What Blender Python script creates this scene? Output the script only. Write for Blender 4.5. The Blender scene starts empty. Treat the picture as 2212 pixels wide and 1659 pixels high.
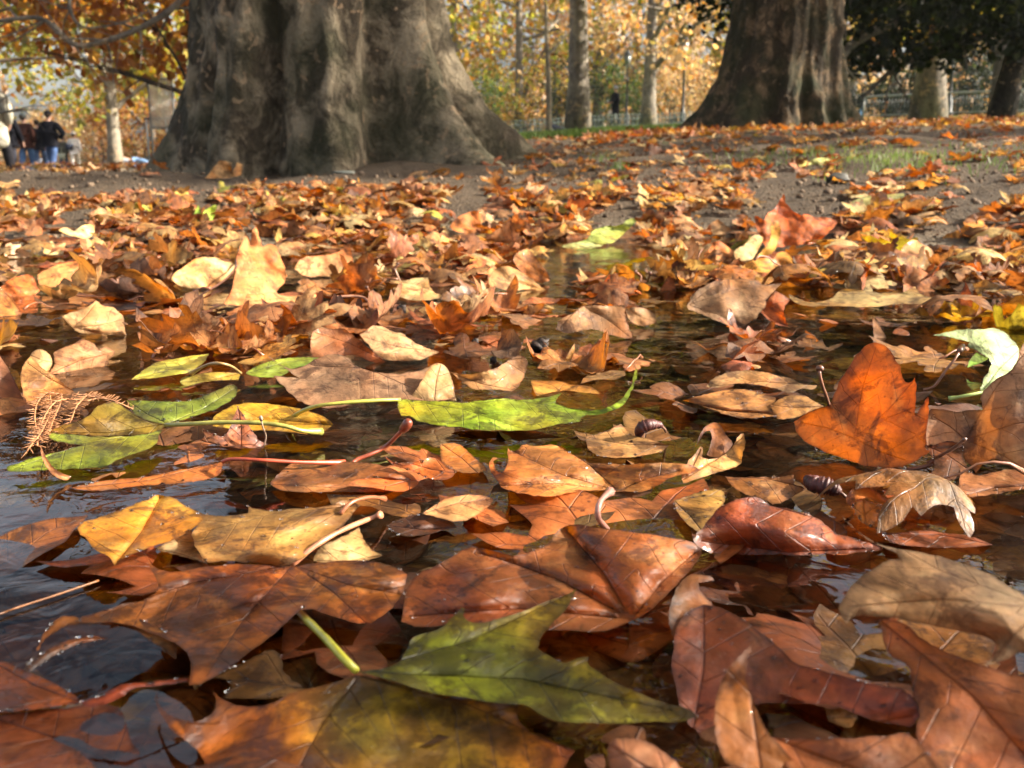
import bpy, bmesh, math, random
import numpy as np
from mathutils import Vector, Matrix, noise
from mathutils.geometry import delaunay_2d_cdt
S = bpy.context.scene
R = math.radians
# ------------------------------------------------------------------ camera
# measured in a 2212 x 1659 copy of the photograph
CAMH = 0.18; FPX = 2150.0; HOR = 335.0
PITCH = math.atan((829.5 - HOR) / FPX)
cam = bpy.data.cameras.new('camera'); camo = bpy.data.objects.new('camera', cam); S.collection.objects.link(camo)
camo.location = (0, 0, CAMH); camo.rotation_euler = (R(90) - PITCH, 0, 0)
cam.sensor_width = 36; cam.lens = 36 * FPX / 2212; cam.clip_start = 0.01; cam.clip_end = 2000
cam.dof.use_dof = True; cam.dof.focus_distance = 0.62; cam.dof.aperture_fstop = 18
S.camera = camo
# ------------------------------------------------------------------ sky and sun
SUN_AZ, SUN_EL = R(90), R(28)          # azimuth clockwise from +Y (the view direction)
w = bpy.data.worlds.new('World'); S.world = w; w.use_nodes = True
nt = w.node_tree; bg = nt.nodes['Background']
sky = nt.nodes.new('ShaderNodeTexSky'); sky.sky_type = 'NISHITA'; sky.sun_disc = False
sky.sun_elevation = SUN_EL; sky.sun_rotation = SUN_AZ; sky.air_density = 1.0; sky.dust_density = 5.0
_tc = nt.nodes.new('ShaderNodeTexCoord'); _mp = nt.nodes.new('ShaderNodeMapping'); _mp.inputs['Scale'].default_value = (1, 1, 3.2)
_nz = nt.nodes.new('ShaderNodeTexNoise'); _nz.inputs['Scale'].default_value = 2.6; _nz.inputs['Detail'].default_value = 6; _nz.inputs['Roughness'].default_value = .6
_mr = nt.nodes.new('ShaderNodeMapRange'); _mr.inputs[1].default_value = .34; _mr.inputs[2].default_value = .60; _mr.inputs[3].default_value = 0; _mr.inputs[4].default_value = .9
_hs = nt.nodes.new('ShaderNodeHueSaturation'); _hs.inputs['Saturation'].default_value = .5; _hs.inputs['Value'].default_value = 5.0
_mx = nt.nodes.new('ShaderNodeMix'); _mx.data_type = 'RGBA'                # thin bright cloud over the blue
nt.links.new(_tc.outputs['Generated'], _mp.inputs[0]); nt.links.new(_mp.outputs[0], _nz.inputs[0]); nt.links.new(_nz.outputs[0], _mr.inputs[0])
nt.links.new(sky.outputs[0], _hs.inputs['Color']); nt.links.new(_mr.outputs[0], _mx.inputs[0]); nt.links.new(sky.outputs[0], _mx.inputs[6]); nt.links.new(_hs.outputs[0], _mx.inputs[7])
nt.links.new(_mx.outputs[2], bg.inputs[0]); bg.inputs[1].default_value = 0.034
sl = bpy.data.lights.new('sun', 'SUN'); sl.energy = 5.0; sl.angle = R(0.5); sl.color = (1.0, 0.90, 0.76)
so = bpy.data.objects.new('sun', sl); S.collection.objects.link(so)
sdir = Vector((math.sin(SUN_AZ) * math.cos(SUN_EL), math.cos(SUN_AZ) * math.cos(SUN_EL), math.sin(SUN_EL)))
so.rotation_euler = sdir.to_track_quat('Z', 'Y').to_euler(); so.location = (30, 10, 20)
S.view_settings.view_transform = 'Standard'; S.view_settings.look = 'None'
S.view_settings.exposure = 1.65; S.view_settings.gamma = 1
S.render.engine = 'CYCLES'
S.cycles.max_bounces = 8; S.cycles.transparent_max_bounces = 16; S.cycles.use_denoising = True
S.cycles.caustics_reflective = False; S.cycles.caustics_refractive = False; S.cycles.sample_clamp_indirect = 6
rng = random.Random(7); nr = np.random.default_rng(11)
COL = S.collection

# ------------------------------------------------------------------ helpers
CP, SP = math.cos(PITCH), math.sin(PITCH)
def ray(u, v):
    a, b = (u - 1106) / FPX, (v - 829.5) / FPX
    return Vector((a, CP - b * SP, -SP - b * CP))       # not normalised; unit depth along the axis
def link(o): COL.objects.link(o); return o
def tag(o, label=None, cat=None, group=None, kind=None):
    for k, val in (('label', label), ('category', cat), ('group', group), ('kind', kind)):
        if val: o[k] = val
    return o
def empty(name, loc=(0, 0, 0), rz=0):
    o = bpy.data.objects.new(name, None); link(o); o.location = loc; o.rotation_euler = (0, 0, rz); o.empty_display_size = .1
    return o
def mesh_np(name, V, F, mats=(), smooth=True):
    """V (n,3); F a (m,3) or (m,4) array, or a list of such arrays."""
    me = bpy.data.meshes.new(name)
    if not isinstance(F, list): F = [F]
    F = [np.asarray(f, dtype=np.int32) for f in F if len(f)]
    V = np.asarray(V, dtype=np.float32)
    me.vertices.add(len(V)); me.vertices.foreach_set('co', V.ravel())
    tot = np.concatenate([np.full(len(f), f.shape[1], dtype=np.int32) for f in F])
    st = np.concatenate([[0], np.cumsum(tot)[:-1]]).astype(np.int32)
    idx = np.concatenate([f.ravel() for f in F]).astype(np.int32)
    me.loops.add(len(idx)); me.loops.foreach_set('vertex_index', idx)
    me.polygons.add(len(tot)); me.polygons.foreach_set('loop_start', st); me.polygons.foreach_set('loop_total', tot)
    if smooth: me.polygons.foreach_set('use_smooth', np.ones(len(tot), dtype=bool))
    for m in mats: me.materials.append(m)
    me.update(calc_edges=True); me.validate()
    return me
def fattr(me, name, vals, typ='FLOAT'):
    a = me.attributes.new(name, typ, 'POINT')
    v = np.asarray(vals, dtype=np.float32)
    if typ == 'FLOAT': a.data.foreach_set('value', v.ravel())
    elif typ == 'FLOAT_VECTOR': a.data.foreach_set('vector', v.ravel())
    else: a.data.foreach_set('color', v.ravel())
def ob(name, me, parent=None, loc=None, rot=None):
    o = bpy.data.objects.new(name, me); link(o)
    if parent: o.parent = parent
    if loc is not None: o.location = loc
    if rot is not None: o.rotation_euler = rot
    return o
class MB:
    """collects tubes, boxes and lathes into ONE mesh"""
    def __init__(s): s.V = []; s.F4 = []; s.F3 = []; s.n = 0
    def add(s, V, F4=(), F3=()):
        V = np.asarray(V, dtype=float).reshape(-1, 3)
        if len(F4): s.F4.append(np.asarray(F4) + s.n)
        if len(F3): s.F3.append(np.asarray(F3) + s.n)
        s.V.append(V); s.n += len(V)
    def tube(s, pts, rads, n=8, cap=True, squash=1.0):
        pts = [Vector(p) for p in pts]; k = len(pts)
        if not hasattr(rads, '__len__'): rads = [rads] * k
        V = []; prev = None
        for i, p in enumerate(pts):
            t = (pts[min(i + 1, k - 1)] - pts[max(i - 1, 0)]).normalized()
            if prev is None: a = t.orthogonal().normalized()
            else: a = (prev - t * prev.dot(t)); a = a.normalized() if a.length > 1e-6 else t.orthogonal().normalized()
            prev = a; b = t.cross(a)
            for j in range(n):
                q = 2 * math.pi * j / n
                V.append(p + (a * math.cos(q) + b * math.sin(q) * squash) * rads[i])
        F = [(i * n + j, i * n + (j + 1) % n, (i + 1) * n + (j + 1) % n, (i + 1) * n + j) for i in range(k - 1) for j in range(n)]
        F3 = []
        if cap:
            V.append(pts[0]); V.append(pts[-1]); c0 = k * n; c1 = c0 + 1
            F3 = [(c0, (j + 1) % n, j) for j in range(n)] + [(c1, (k - 1) * n + j, (k - 1) * n + (j + 1) % n) for j in range(n)]
        s.add([tuple(v) for v in V], F, F3)
    def box(s, c, size, rz=0):
        x, y, z = [q / 2 for q in size]; V = []
        cz, sz = math.cos(rz), math.sin(rz)
        for a, b, d in ((-1, -1, -1), (1, -1, -1), (1, 1, -1), (-1, 1, -1), (-1, -1, 1), (1, -1, 1), (1, 1, 1), (-1, 1, 1)):
            X, Y = a * x, b * y; V.append((c[0] + X * cz - Y * sz, c[1] + X * sz + Y * cz, c[2] + d * z))
        s.add(V, [(0, 3, 2, 1), (4, 5, 6, 7), (0, 1, 5, 4), (1, 2, 6, 5), (2, 3, 7, 6), (3, 0, 4, 7)])
    def blob(s, c, r, nu=10, nv=7, jit=0):
        V = []; F = []
        for i in range(nv + 1):
            th = math.pi * i / nv
            for j in range(nu):
                ph = 2 * math.pi * j / nu
                q = 1 + jit * noise.noise(Vector((math.sin(th) * math.cos(ph) * 1.5 + c[0] * 9, math.sin(th) * math.sin(ph) * 1.5 + c[1] * 9, math.cos(th) * 1.5)))
                V.append((c[0] + r[0] * q * math.sin(th) * math.cos(ph), c[1] + r[1] * q * math.sin(th) * math.sin(ph), c[2] + r[2] * q * math.cos(th)))
        F = [(i * nu + j, (i + 1) * nu + j, (i + 1) * nu + (j + 1) % nu, i * nu + (j + 1) % nu) for i in range(nv) for j in range(nu)]
        s.add(V, F)
    def lathe(s, c, prof, n=12):
        V = [(c[0] + r * math.cos(2 * math.pi * j / n), c[1] + r * math.sin(2 * math.pi * j / n), c[2] + z) for r, z in prof for j in range(n)]
        s.add(V, [(i * n + j, i * n + (j + 1) % n, (i + 1) * n + (j + 1) % n, (i + 1) * n + j) for i in range(len(prof) - 1) for j in range(n)])
    def build(s, name, mat, parent=None, smooth=True, loc=None):
        F = []
        if s.F4: F.append(np.concatenate(s.F4))
        if s.F3: F.append(np.concatenate(s.F3))
        return ob(name, mesh_np(name, np.concatenate(s.V), F, (mat,), smooth), parent, loc)

# ------------------------------------------------------------------ node helper
class NT:
    def __init__(s, name):
        s.m = bpy.data.materials.new(name); s.m.use_nodes = True; s.t = s.m.node_tree
        s.t.nodes.clear(); s.out = s.t.nodes.new('ShaderNodeOutputMaterial')
    def n(s, typ, ins=None, **kw):
        nd = s.t.nodes.new('ShaderNode' + typ)
        for k, v in kw.items(): setattr(nd, k, v)
        for k, v in (ins or {}).items(): s.set(nd, k, v)
        return nd
    def set(s, nd, k, v):
        i = nd.inputs[k]
        if isinstance(v, bpy.types.NodeSocket): s.t.links.new(v, i)
        elif hasattr(v, 'outputs'): s.t.links.new(v.outputs[0], i)
        else:
            if isinstance(v, (tuple, list)) and len(v) == 3 and i.type == 'RGBA': v = (*v, 1)
            i.default_value = v
    def math(s, op, a, b=None, c=None, clamp=False):
        nd = s.n('Math', operation=op, use_clamp=clamp); s.set(nd, 0, a)
        if b is not None: s.set(nd, 1, b)
        if c is not None: s.set(nd, 2, c)
        return nd.outputs[0]
    def noise(s, vec, scale, detail=3, rough=.55, dist=0):
        nd = s.n('TexNoise', {'Scale': scale, 'Detail': detail, 'Roughness': rough, 'Distortion': dist})
        if vec is not None: s.set(nd, 'Vector', vec)
        return nd.outputs[0]
    def mr(s, v, a, b, c=0., d=1., smooth=False):
        nd = s.n('MapRange', {'Value': v, 'From Min': a, 'From Max': b, 'To Min': c, 'To Max': d}, clamp=True)
        if smooth: nd.interpolation_type = 'SMOOTHSTEP'
        return nd.outputs[0]
    def mix(s, f, a, b, blend='MIX'):
        nd = s.n('Mix', data_type='RGBA', blend_type=blend)
        s.set(nd, 0, f); s.set(nd, 6, a); s.set(nd, 7, b)
        return nd.outputs[2]
    def bump(s, h, strength=.3, dist=.01, normal=None):
        nd = s.n('Bump', {'Strength': strength, 'Distance': dist, 'Height': h})
        if normal is not None: s.set(nd, 'Normal', normal)
        return nd.outputs[0]
    def done(s, sh): s.t.links.new(sh if isinstance(sh, bpy.types.NodeSocket) else sh.outputs[0], s.out.inputs[0]); return s.m
    def surf(s, col, rough=.7, normal=None, spec=.5, coat=None):
        nd = s.n('BsdfPrincipled', {'Base Color': col, 'Roughness': rough, 'Specular IOR Level': spec})
        if normal is not None: s.set(nd, 'Normal', normal)
        if coat is not None: s.set(nd, 'Coat Weight', coat); s.set(nd, 'Coat Roughness', .06)
        return nd
def simple(name, col, rough=.6, metal=0, nscale=30, namt=.25, spec=.5):
    t = NT(name); g = t.n('NewGeometry'); tc = t.n('TexCoord')
    f = t.mr(t.noise(tc.outputs['Object'], nscale, 4), .3, .7, 1 - namt, 1 + namt)
    c = t.mix(1.0, col, t.n('CombineColor', {0: f, 1: f, 2: f}).outputs[0], 'MULTIPLY')
    p = t.surf(c, rough, t.bump(t.noise(tc.outputs['Object'], nscale * 3, 3), .15, .01), spec); t.set(p, 'Metallic', metal)
    return t.done(p)

# ------------------------------------------------------------------ materials
def leaf_material():
    t = NT('fallen_leaf_surface')
    oi = t.n('ObjectInfo'); tint = t.n('Attribute', attribute_name='tint')
    luv = t.n('Attribute', attribute_name='luv').outputs['Vector']
    vd = t.n('Attribute', attribute_name='vd').outputs['Fac']; vs = t.n('Attribute', attribute_name='vs').outputs['Fac']
    ed = t.n('Attribute', attribute_name='ed').outputs['Fac']
    wet = oi.outputs['Alpha']; blo = t.math('SUBTRACT', tint.outputs['Alpha'], 1.)
    off = t.n('VectorMath', {0: luv, 1: t.n('CombineXYZ', {0: t.math('MULTIPLY', oi.outputs['Random'], 7.3), 1: t.math('MULTIPLY', oi.outputs['Random'], 3.1)}).outputs[0]}, operation='ADD').outputs[0]
    col = t.mix(1.0, t.mix(1.0, oi.outputs['Color'], tint.outputs['Color'], 'MULTIPLY'), (1.02, 1.01, .82), 'MULTIPLY')
    n1 = t.noise(off, 28, 4, .6); n2 = t.noise(off, 130, 3, .6); n3 = t.noise(off, 16, 2); n4 = t.noise(off, 48, 5, .7, .6)
    v = t.math('MULTIPLY', t.mr(n1, .3, .7, .5, 1.35), t.mr(n2, .3, .7, .78, 1.18))
    c = t.mix(1.0, col, t.n('CombineColor', {0: v, 1: v, 2: v}).outputs[0], 'MULTIPLY')
    red = t.mix(1.0, c, (1.08, .82, .55), 'MULTIPLY')
    c = t.mix(t.mr(n3, .45, .65), c, red)
    dk = t.mix(1.0, c, (.24, .18, .16), 'MULTIPLY')
    c = t.mix(t.mr(t.math('ADD', n4, t.math('MULTIPLY', blo, .18)), .515, .61, 0, .75), c, dk)
    n5 = t.noise(off, 21, 4, .62, .4)
    c = t.mix(t.mr(t.math('ADD', n5, t.math('MULTIPLY', blo, .16)), .56, .64, 0, .5), c, dk)
    c = t.mix(t.mr(t.noise(off, 36, 4, .6, .8), .56, .66, 0, .5), c, t.n('HueSaturation', {'Hue': .515, 'Saturation': .9, 'Value': 1.5, 'Color': c}).outputs[0])                     # rot blotches
    spk = t.n('TexVoronoi', {'Vector': off, 'Scale': 210.}, feature='F1').outputs[0]
    c = t.mix(t.math('MULTIPLY', t.mr(spk, .10, .2, .75, 0.), t.mr(n1, .5, .6, 0, 1)), c, dk)  # small black specks
    # veins
    wv = t.mr(vs, 0., .08, .00085, .00035)
    m1 = t.math('SUBTRACT', 1., t.math('DIVIDE', vd, wv), clamp=True)
    f = t.math('FRACT', t.math('DIVIDE', t.math('SUBTRACT', vs, t.math('MULTIPLY', vd, .85)), .0135))
    f = t.math('ABSOLUTE', t.math('SUBTRACT', f, .5))
    m2 = t.math('MULTIPLY', t.mr(f, 0., .035, 1, 0), t.mr(vd, .012, .03, .8, .15))
    m3 = t.mr(t.n('TexVoronoi', {'Vector': off, 'Scale': 190.}, feature='DISTANCE_TO_EDGE').outputs[0], 0, .07, .3, 0)
    vm = t.math('MAXIMUM', t.math('MAXIMUM', m1, m2), m3)
    c = t.mix(t.math('MULTIPLY', vm, .48), c, t.mix(1.0, c, (.38, .26, .2), 'MULTIPLY'))
    c = t.mix(t.mr(ed, 0, .0016, .55, 0), c, dk)                     # browned margin
    c = t.mix(t.math('MULTIPLY', wet, .8), c, t.n('Gamma', {'Color': c, 'Gamma': 1.4}).outputs[0])      # wet tissue is deeper in colour
    bf = t.n('NewGeometry').outputs['Backfacing']
    pale = t.mix(.5, t.n('HueSaturation', {'Saturation': .92, 'Value': 1.2, 'Color': c}).outputs[0], c)
    c = t.mix(bf, c, pale)
    h = t.math('ADD', t.math('MULTIPLY', t.math('MAXIMUM', m1, m2), -.45), t.math('MULTIPLY', n1, 1.6))
    h = t.math('ADD', h, t.math('MULTIPLY', n2, .5))
    fine = t.noise(off, 420, 3, .6)
    h = t.math('ADD', h, t.math('MULTIPLY', fine, .25))
    h = t.math('ADD', h, t.math('MULTIPLY', t.noise(off, 50, 2, .5, .3), 1.5))
    nb = t.bump(h, .8, .0015)
    drops = t.n('TexVoronoi', {'Vector': off, 'Scale': 240.}, feature='F1').outputs[0]
    cb = t.bump(t.mr(drops, .12, .3, 1, 0, True), .8, .0012, nb)
    rough = t.math('ADD', t.mr(wet, 0, 1, .8, .5), t.mr(n2, .3, .7, -.1, .12))
    p = t.surf(c, rough, nb, .45, t.math('MULTIPLY', wet, .34)); t.set(p, 'Coat Normal', cb)
    tc = t.mix(1.0, t.n('HueSaturation', {'Saturation': 1.1, 'Value': 1.5, 'Color': c}).outputs[0], (1.0, .84, .62), 'MULTIPLY')
    tr = t.n('BsdfTranslucent', {'Color': tc})
    return t.done(t.n('MixShader', {0: .32, 1: p.outputs[0], 2: tr.outputs[0]}))
M_leaf = leaf_material()
def stalk_material():
    t = NT('leaf_stalk'); oi = t.n('ObjectInfo')
    tc = t.n('TexCoord').outputs['Object']
    v = t.mr(t.noise(tc, 120, 3), .3, .7, .6, 1.25)
    c = t.mix(1., oi.outputs['Color'], t.n('CombineColor', {0: v, 1: v, 2: v}).outputs[0], 'MULTIPLY')
    return t.done(t.surf(c, .4, t.bump(t.noise(tc, 400, 2), .3, .0005), .5, .4))
M_stalk = stalk_material()
def crown_material():
    t = NT('crown_leaves'); a = t.n('Attribute', attribute_name='fc').outputs['Color']
    p = t.surf(a, .55, None, .35)
    tr = t.n('BsdfTranslucent', {'Color': t.mix(1.0, t.n('HueSaturation', {'Saturation': 1.15, 'Value': 1.5, 'Color': a}).outputs[0], (1, .9, .6), 'MULTIPLY')})
    return t.done(t.n('MixShader', {0: .45, 1: p.outputs[0], 2: tr.outputs[0]}))
M_crown = crown_material()
def bark_material(name, base, tan, moss, scale=1., mossamt=.5, patch=.5):
    t = NT(name); P = t.n('TexCoord').outputs['Object']
    st = t.n('Mapping', {'Vector': P, 'Scale': (1., 1., .75)}).outputs[0]
    n1 = t.noise(st, 5 * scale, 6, .65, .6); n2 = t.noise(st, 22 * scale, 5, .7, .8); n3 = t.noise(P, 2.2 * scale, 3)
    c = t.mix(t.mr(n2, .35, .65), [x * .55 for x in base], [x * 1.25 for x in base])
    c = t.mix(t.mr(n1, .35 + .2 * (1 - patch), .5 + .2 * (1 - patch), 0, .85), c, t.mix(t.mr(n2, .35, .6), [x * .75 for x in tan], tan))
    vo = t.n('TexVoronoi', {'Vector': t.n('VectorMath', {0: st, 1: t.n('TexNoise', {'Vector': P, 'Scale': 7.}).outputs[1]}, operation='ADD').outputs[0], 'Scale': 5.5 * scale})
    fl = t.mr(vo.outputs[0], .30, .36, 1, 0)
    sel = t.mr(t.n('SeparateColor', {0: vo.outputs[1]}).outputs[0], .66, .72, 0, .5)
    c = t.mix(t.math('MULTIPLY', fl, sel), c, (.50, .34, .20))       # fresh flakes
    z = t.n('SeparateXYZ', {0: P}).outputs[2]
    mm = t.math('MULTIPLY', t.mr(n3, .45, .62, 0, mossamt), t.mr(z, .1, 1.6, 1, .35))
    c = t.mix(mm, c, moss)
    h = t.math('ADD', t.math('MULTIPLY', n2, .7), t.math('ADD', t.math('MULTIPLY', n1, 1.2), t.math('MULTIPLY', t.noise(st, 70 * scale, 4, .7), .35)))
    return t.done(t.surf(c, .85, t.bump(h, 1., .045), .25))
M_bark = bark_material('plane_bark', (.075, .057, .035), (.40, .325, .215), (.035, .042, .016), 1.3, .6, .52)
M_bark2 = bark_material('plane_bark_dark', (.060, .044, .026), (.30, .20, .11), (.028, .036, .012), 1.5, .85, .30)
M_barkfar = bark_material('grey_bark', (.14, .12, .10), (.30, .26, .20), (.06, .07, .03), .5, .2)
M_barkdark = bark_material('dark_bark', (.045, .038, .032), (.08, .065, .05), (.03, .035, .02), 1., .3)
M_barkpale = bark_material('pale_bark', (.22, .19, .145), (.40, .35, .26), (.1, .1, .05), .5, .1)
def ground_material():
    t = NT('earth_and_lawn'); P = t.n('TexCoord').outputs['Object']
    n1 = t.noise(P, 1.1, 5, .6); n2 = t.noise(P, 14, 6, .7); n3 = t.noise(P, 90, 4, .7); pe = t.n('TexVoronoi', {'Vector': P, 'Scale': 85.}).outputs
    c = t.mix(t.mr(n2, .3, .7), (.04, .028, .017), (.125, .085, .05))
    c = t.mix(t.mr(n1, .35, .7), c, t.mix(t.mr(n3, .3, .7), (.045, .032, .02), (.16, .112, .067)))
    c = t.mix(t.mr(pe[0], .2, .35, .6, 0), c, t.mix(t.n('SeparateColor', {0: pe[1]}).outputs[0], (.05, .042, .034), (.26, .205, .15)))
    g = t.n('Attribute', attribute_name='lawn').outputs['Fac']
    gr = t.mix(t.mr(t.noise(P, 3., 5), .3, .7), (.06, .12, .012), (.14, .20, .03))
    gm = t.mr(t.math('ADD', g, t.math('MULTIPLY', t.math('SUBTRACT', n2, .5), .9)), .4, .6)
    c = t.mix(gm, c, gr)
    h = t.math('ADD', t.math('MULTIPLY', n2, 1.4), t.math('ADD', t.math('MULTIPLY', n3, .6), t.mr(pe[0], 0, .4, .6, 0)))
    z = t.n('SeparateXYZ', {0: P}).outputs[2]
    wetm = t.mr(z, .0, .03, 1, 0)
    c = t.mix(wetm, c, t.mix(.7, c, (.21, .165, .105)))
    return t.done(t.surf(c, t.mr(wetm, 0, 1, .95, .5), t.bump(h, 1., .03), .3))
M_ground = ground_material()
def water_material():
    t = NT('puddle_water'); P = t.n('TexCoord').outputs['Object']
    s1 = t.n('Mapping', {'Vector': P, 'Rotation': (0, 0, .5), 'Scale': (1., 1.4, 1.)}).outputs[0]
    n = t.math('ADD', t.noise(s1, 9, 2, .5, .3), t.math('MULTIPLY', t.noise(P, 34, 2, .5, 1.4), .22))
    # a few ripple rings
    for cx, cy, k in ((.118, .335, 900.), (-.31, .60, 420.), (.2, .75, 500.)):
        d = t.n('VectorMath', {0: P, 1: (cx, cy, 0)}, operation='DISTANCE').outputs['Value']
        rg = t.math('MULTIPLY', t.math('SINE', t.math('MULTIPLY', d, k)), t.mr(d, .002, .022, .022, 0))
        n = t.math('ADD', n, rg)
    nb = t.bump(n, .55, .0032)
    gl = t.n('BsdfGlossy', {'Color': (1, 1, 1, 1), 'Roughness': .015, 'Normal': nb})
    tr = t.n('BsdfTransparent', {'Color': (.86, .77, .62, 1)})
    fr = t.n('Fresnel', {'IOR': 1.33, 'Normal': nb})
    return t.done(t.n('MixShader', {0: fr.outputs[0], 1: tr.outputs[0], 2: gl.outputs[0]}))
M_water = water_material()

# ------------------------------------------------------------------ terrain
AZ_T = [-3.5, -.52, -.40, -.30, -.20, -.08, .0, .1, .25, .42, .55, 3.5]
SL_T = [-.022, -.0185, -.0140, -.0090, -.002, .012, .019, .0255, .030, .034, .036, .042]
def ground_np(x, y):
    x = np.asarray(x, float); y = np.asarray(y, float)
    d = np.hypot(x, y); yy = np.maximum(y, .05)
    a = np.where(y > .05, x / yy, np.sign(x) * 3.5); a = np.clip(a, -3.5, 3.5)
    s = np.interp(a, AZ_T, SL_T)
    lim = np.minimum(d, 75.)
    s = s - .0085 * (1 - np.clip((d - 8) / 32, 0, 1) ** .7)
    far = CAMH + lim * s
    far = np.where(y < 0, .12, far)
    rim = 2.15 + .28 * np.sin(x * 2.1 + .6) + .12 * np.sin(x * 5.3 + 2) - .42 * np.clip((x - .45) / .6, 0, 1.3)
    e = np.where(y > 0, y - rim, 0 * y)
    e = np.maximum(e, np.maximum((np.abs(x) - 1.9) * 1.0, (-1.2 - y)))
    t = np.clip(e / 4.6, 0, 1) ** .62
    z = -.034 * np.clip(-e / .55, 0, 1) ** .6 + far * t
    # worn mound beside the big trunk on the left
    z = z + .080 * np.exp(-(((x + 1.70) / .50) ** 2 + ((y - 3.95) / .34) ** 2) ** 1.5)
    z = z + .02 * np.exp(-(((x + .75) / .8) ** 2 + ((y - 4.9) / .9) ** 2))
    z = z + (.004 + .010 * np.clip((y - 2.2) / 2, 0, 1)) * (np.sin(x * 7.1 + y * 3.3) * np.sin(y * 6.3 - x * 2.2 + 1.3)) * np.where(d < 12, 1, 0)
    return z
def gz(x, y): return float(ground_np(x, y))
def on_ground(u, v):
    """the point of the ground seen at (u, v)"""
    d = ray(u, v); d.normalize(); t = .15
    for _ in range(4000):
        p = Vector((0, 0, CAMH)) + d * t
        if p.z <= max(gz(p.x, p.y), 0): return p
        t *= 1.004
    return p
def at(u, dist):
    """ground point at depth dist in the direction of column u"""
    x = dist * (u - 1106) / FPX / CP * 1.0
    x = dist * (u - 1106) / (FPX * (CP + 0.23 * SP))
    return Vector((x, dist, gz(x, dist)))
def build_ground():
    rad = np.concatenate([[0.02], np.geomspace(.08, 900, 330)])
    ang = np.concatenate([np.linspace(-math.pi, -.75, 46)[:-1], np.linspace(-.75, .75, 330), np.linspace(.75, math.pi, 46)[1:-1]])
    A, Rr = np.meshgrid(ang, rad); X = Rr * np.sin(A); Y = Rr * np.cos(A)
    Z = ground_np(X, Y)
    for f, am in ((3.1, .008), (9., .006), (27., .004), (55., .002)):
        ph = nr.random(4) * 6
        Z += am * np.sin(X * f + ph[0] + 1.7 * np.sin(Y * f * .6 + ph[1])) * np.sin(Y * f * 1.1 + ph[2] + 1.5 * np.sin(X * f * .8)) * (Rr < 25)
    na = len(ang); V = np.stack([X, Y, Z], -1).reshape(-1, 3)
    i, j = np.meshgrid(np.arange(len(rad) - 1), np.arange(na), indexing='ij'); j2 = (j + 1) % na
    F = np.stack([i * na + j, (i + 1) * na + j, (i + 1) * na + j2, i * na + j2], -1).reshape(-1, 4)[:, ::-1]
    me = mesh_np('ground', V, F, (M_ground,))
    a = X / np.maximum(Y, .1)
    lawn = np.clip((Y - 9.6) / 1, 0, 1) * np.clip((a + .12) / .05, 0, 1) * np.clip((.62 - a) / .1, 0, 1)
    lawn = np.maximum(lawn, .38 * np.clip((Y - 4.6) / 1, 0, 1) * (a > .05))
    lawn = np.maximum(lawn, .6 * (Y > 45))
    fattr(me, 'lawn', lawn)
    o = ob('ground', me); tag(o, kind='structure', label='brown earth sloping up from the puddle to the park lawn')
    # puddle
    xs = np.linspace(-2.6, 2.6, 60); ys = np.linspace(-1.6, 3.1, 60); X, Y = np.meshgrid(xs, ys)
    n = 60; i, j = np.meshgrid(np.arange(n - 1), np.arange(n - 1), indexing='ij')
    F = np.stack([i * n + j, i * n + j + 1, (i + 1) * n + j + 1, (i + 1) * n + j], -1).reshape(-1, 4)
    me = mesh_np('water', np.stack([X, Y, 0 * X], -1).reshape(-1, 3), F, (M_water,))
    tag(ob('water', me), kind='structure', label='shallow clear puddle full of fallen leaves')
build_ground()
# ------------------------------------------------------------------ trees
PAL = {
 'gold': [((.55, .40, .10), 4), ((.60, .50, .18), 4), ((.48, .24, .06), 2), ((.34, .36, .07), 3), ((.30, .13, .04), 1)],
 'rust': [((.27, .12, .045), 4), ((.38, .21, .07), 3), ((.25, .10, .03), 3), ((.50, .28, .06), 2), ((.20, .20, .05), 1)],
 'olive': [((.28, .27, .05), 4), ((.40, .34, .06), 3), ((.20, .22, .05), 2), ((.42, .22, .05), 2)],
 'tan': [((.50, .36, .21), 4), ((.42, .28, .15), 3), ((.54, .42, .28), 3), ((.44, .22, .07), 2), ((.30, .26, .12), 1)],
 'green': [((.05, .09, .025), 4), ((.08, .12, .03), 3), ((.04, .06, .02), 2), ((.14, .16, .04), 1)],
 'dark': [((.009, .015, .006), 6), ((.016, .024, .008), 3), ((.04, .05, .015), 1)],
 'lime': [((.30, .34, .05), 3), ((.45, .42, .07), 3), ((.18, .25, .05), 2), ((.5, .3, .06), 1)],
}
def cards(pts, size, pal, stretch=1.3, down=.0):
    """small folded leaf shapes (two triangles sharing a midrib) at pts"""
    n = len(pts); pts = np.asarray(pts)
    u = nr.normal(size=(n, 3)); u[:, 2] -= down; u /= np.linalg.norm(u, axis=1)[:, None]
    w_ = nr.normal(size=(n, 3)); w_ -= (w_ * u).sum(1)[:, None] * u; w_ /= np.linalg.norm(w_, axis=1)[:, None]
    k = np.cross(u, w_); s = (size * nr.uniform(.55, 1.35, n))[:, None]
    a = pts - u * s * .5 * stretch; b = pts + u * s * .5 * stretch
    c = pts + w_ * s * .48 + k * s * .14; d = pts - w_ * s * .48 + k * s * .14
    V = np.stack([a, c, b, d], 1).reshape(-1, 3)
    i = np.arange(n) * 4
    F = np.concatenate([np.stack([i, i + 1, i + 2], -1), np.stack([i, i + 2, i + 3], -1)])
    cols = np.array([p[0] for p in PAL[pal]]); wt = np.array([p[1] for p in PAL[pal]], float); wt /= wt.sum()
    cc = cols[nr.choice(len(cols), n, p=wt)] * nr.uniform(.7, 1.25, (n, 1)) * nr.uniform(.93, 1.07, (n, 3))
    C4 = np.repeat(np.concatenate([cc, np.ones((n, 1))], 1), 4, 0)
    return V, F, C4
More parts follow.
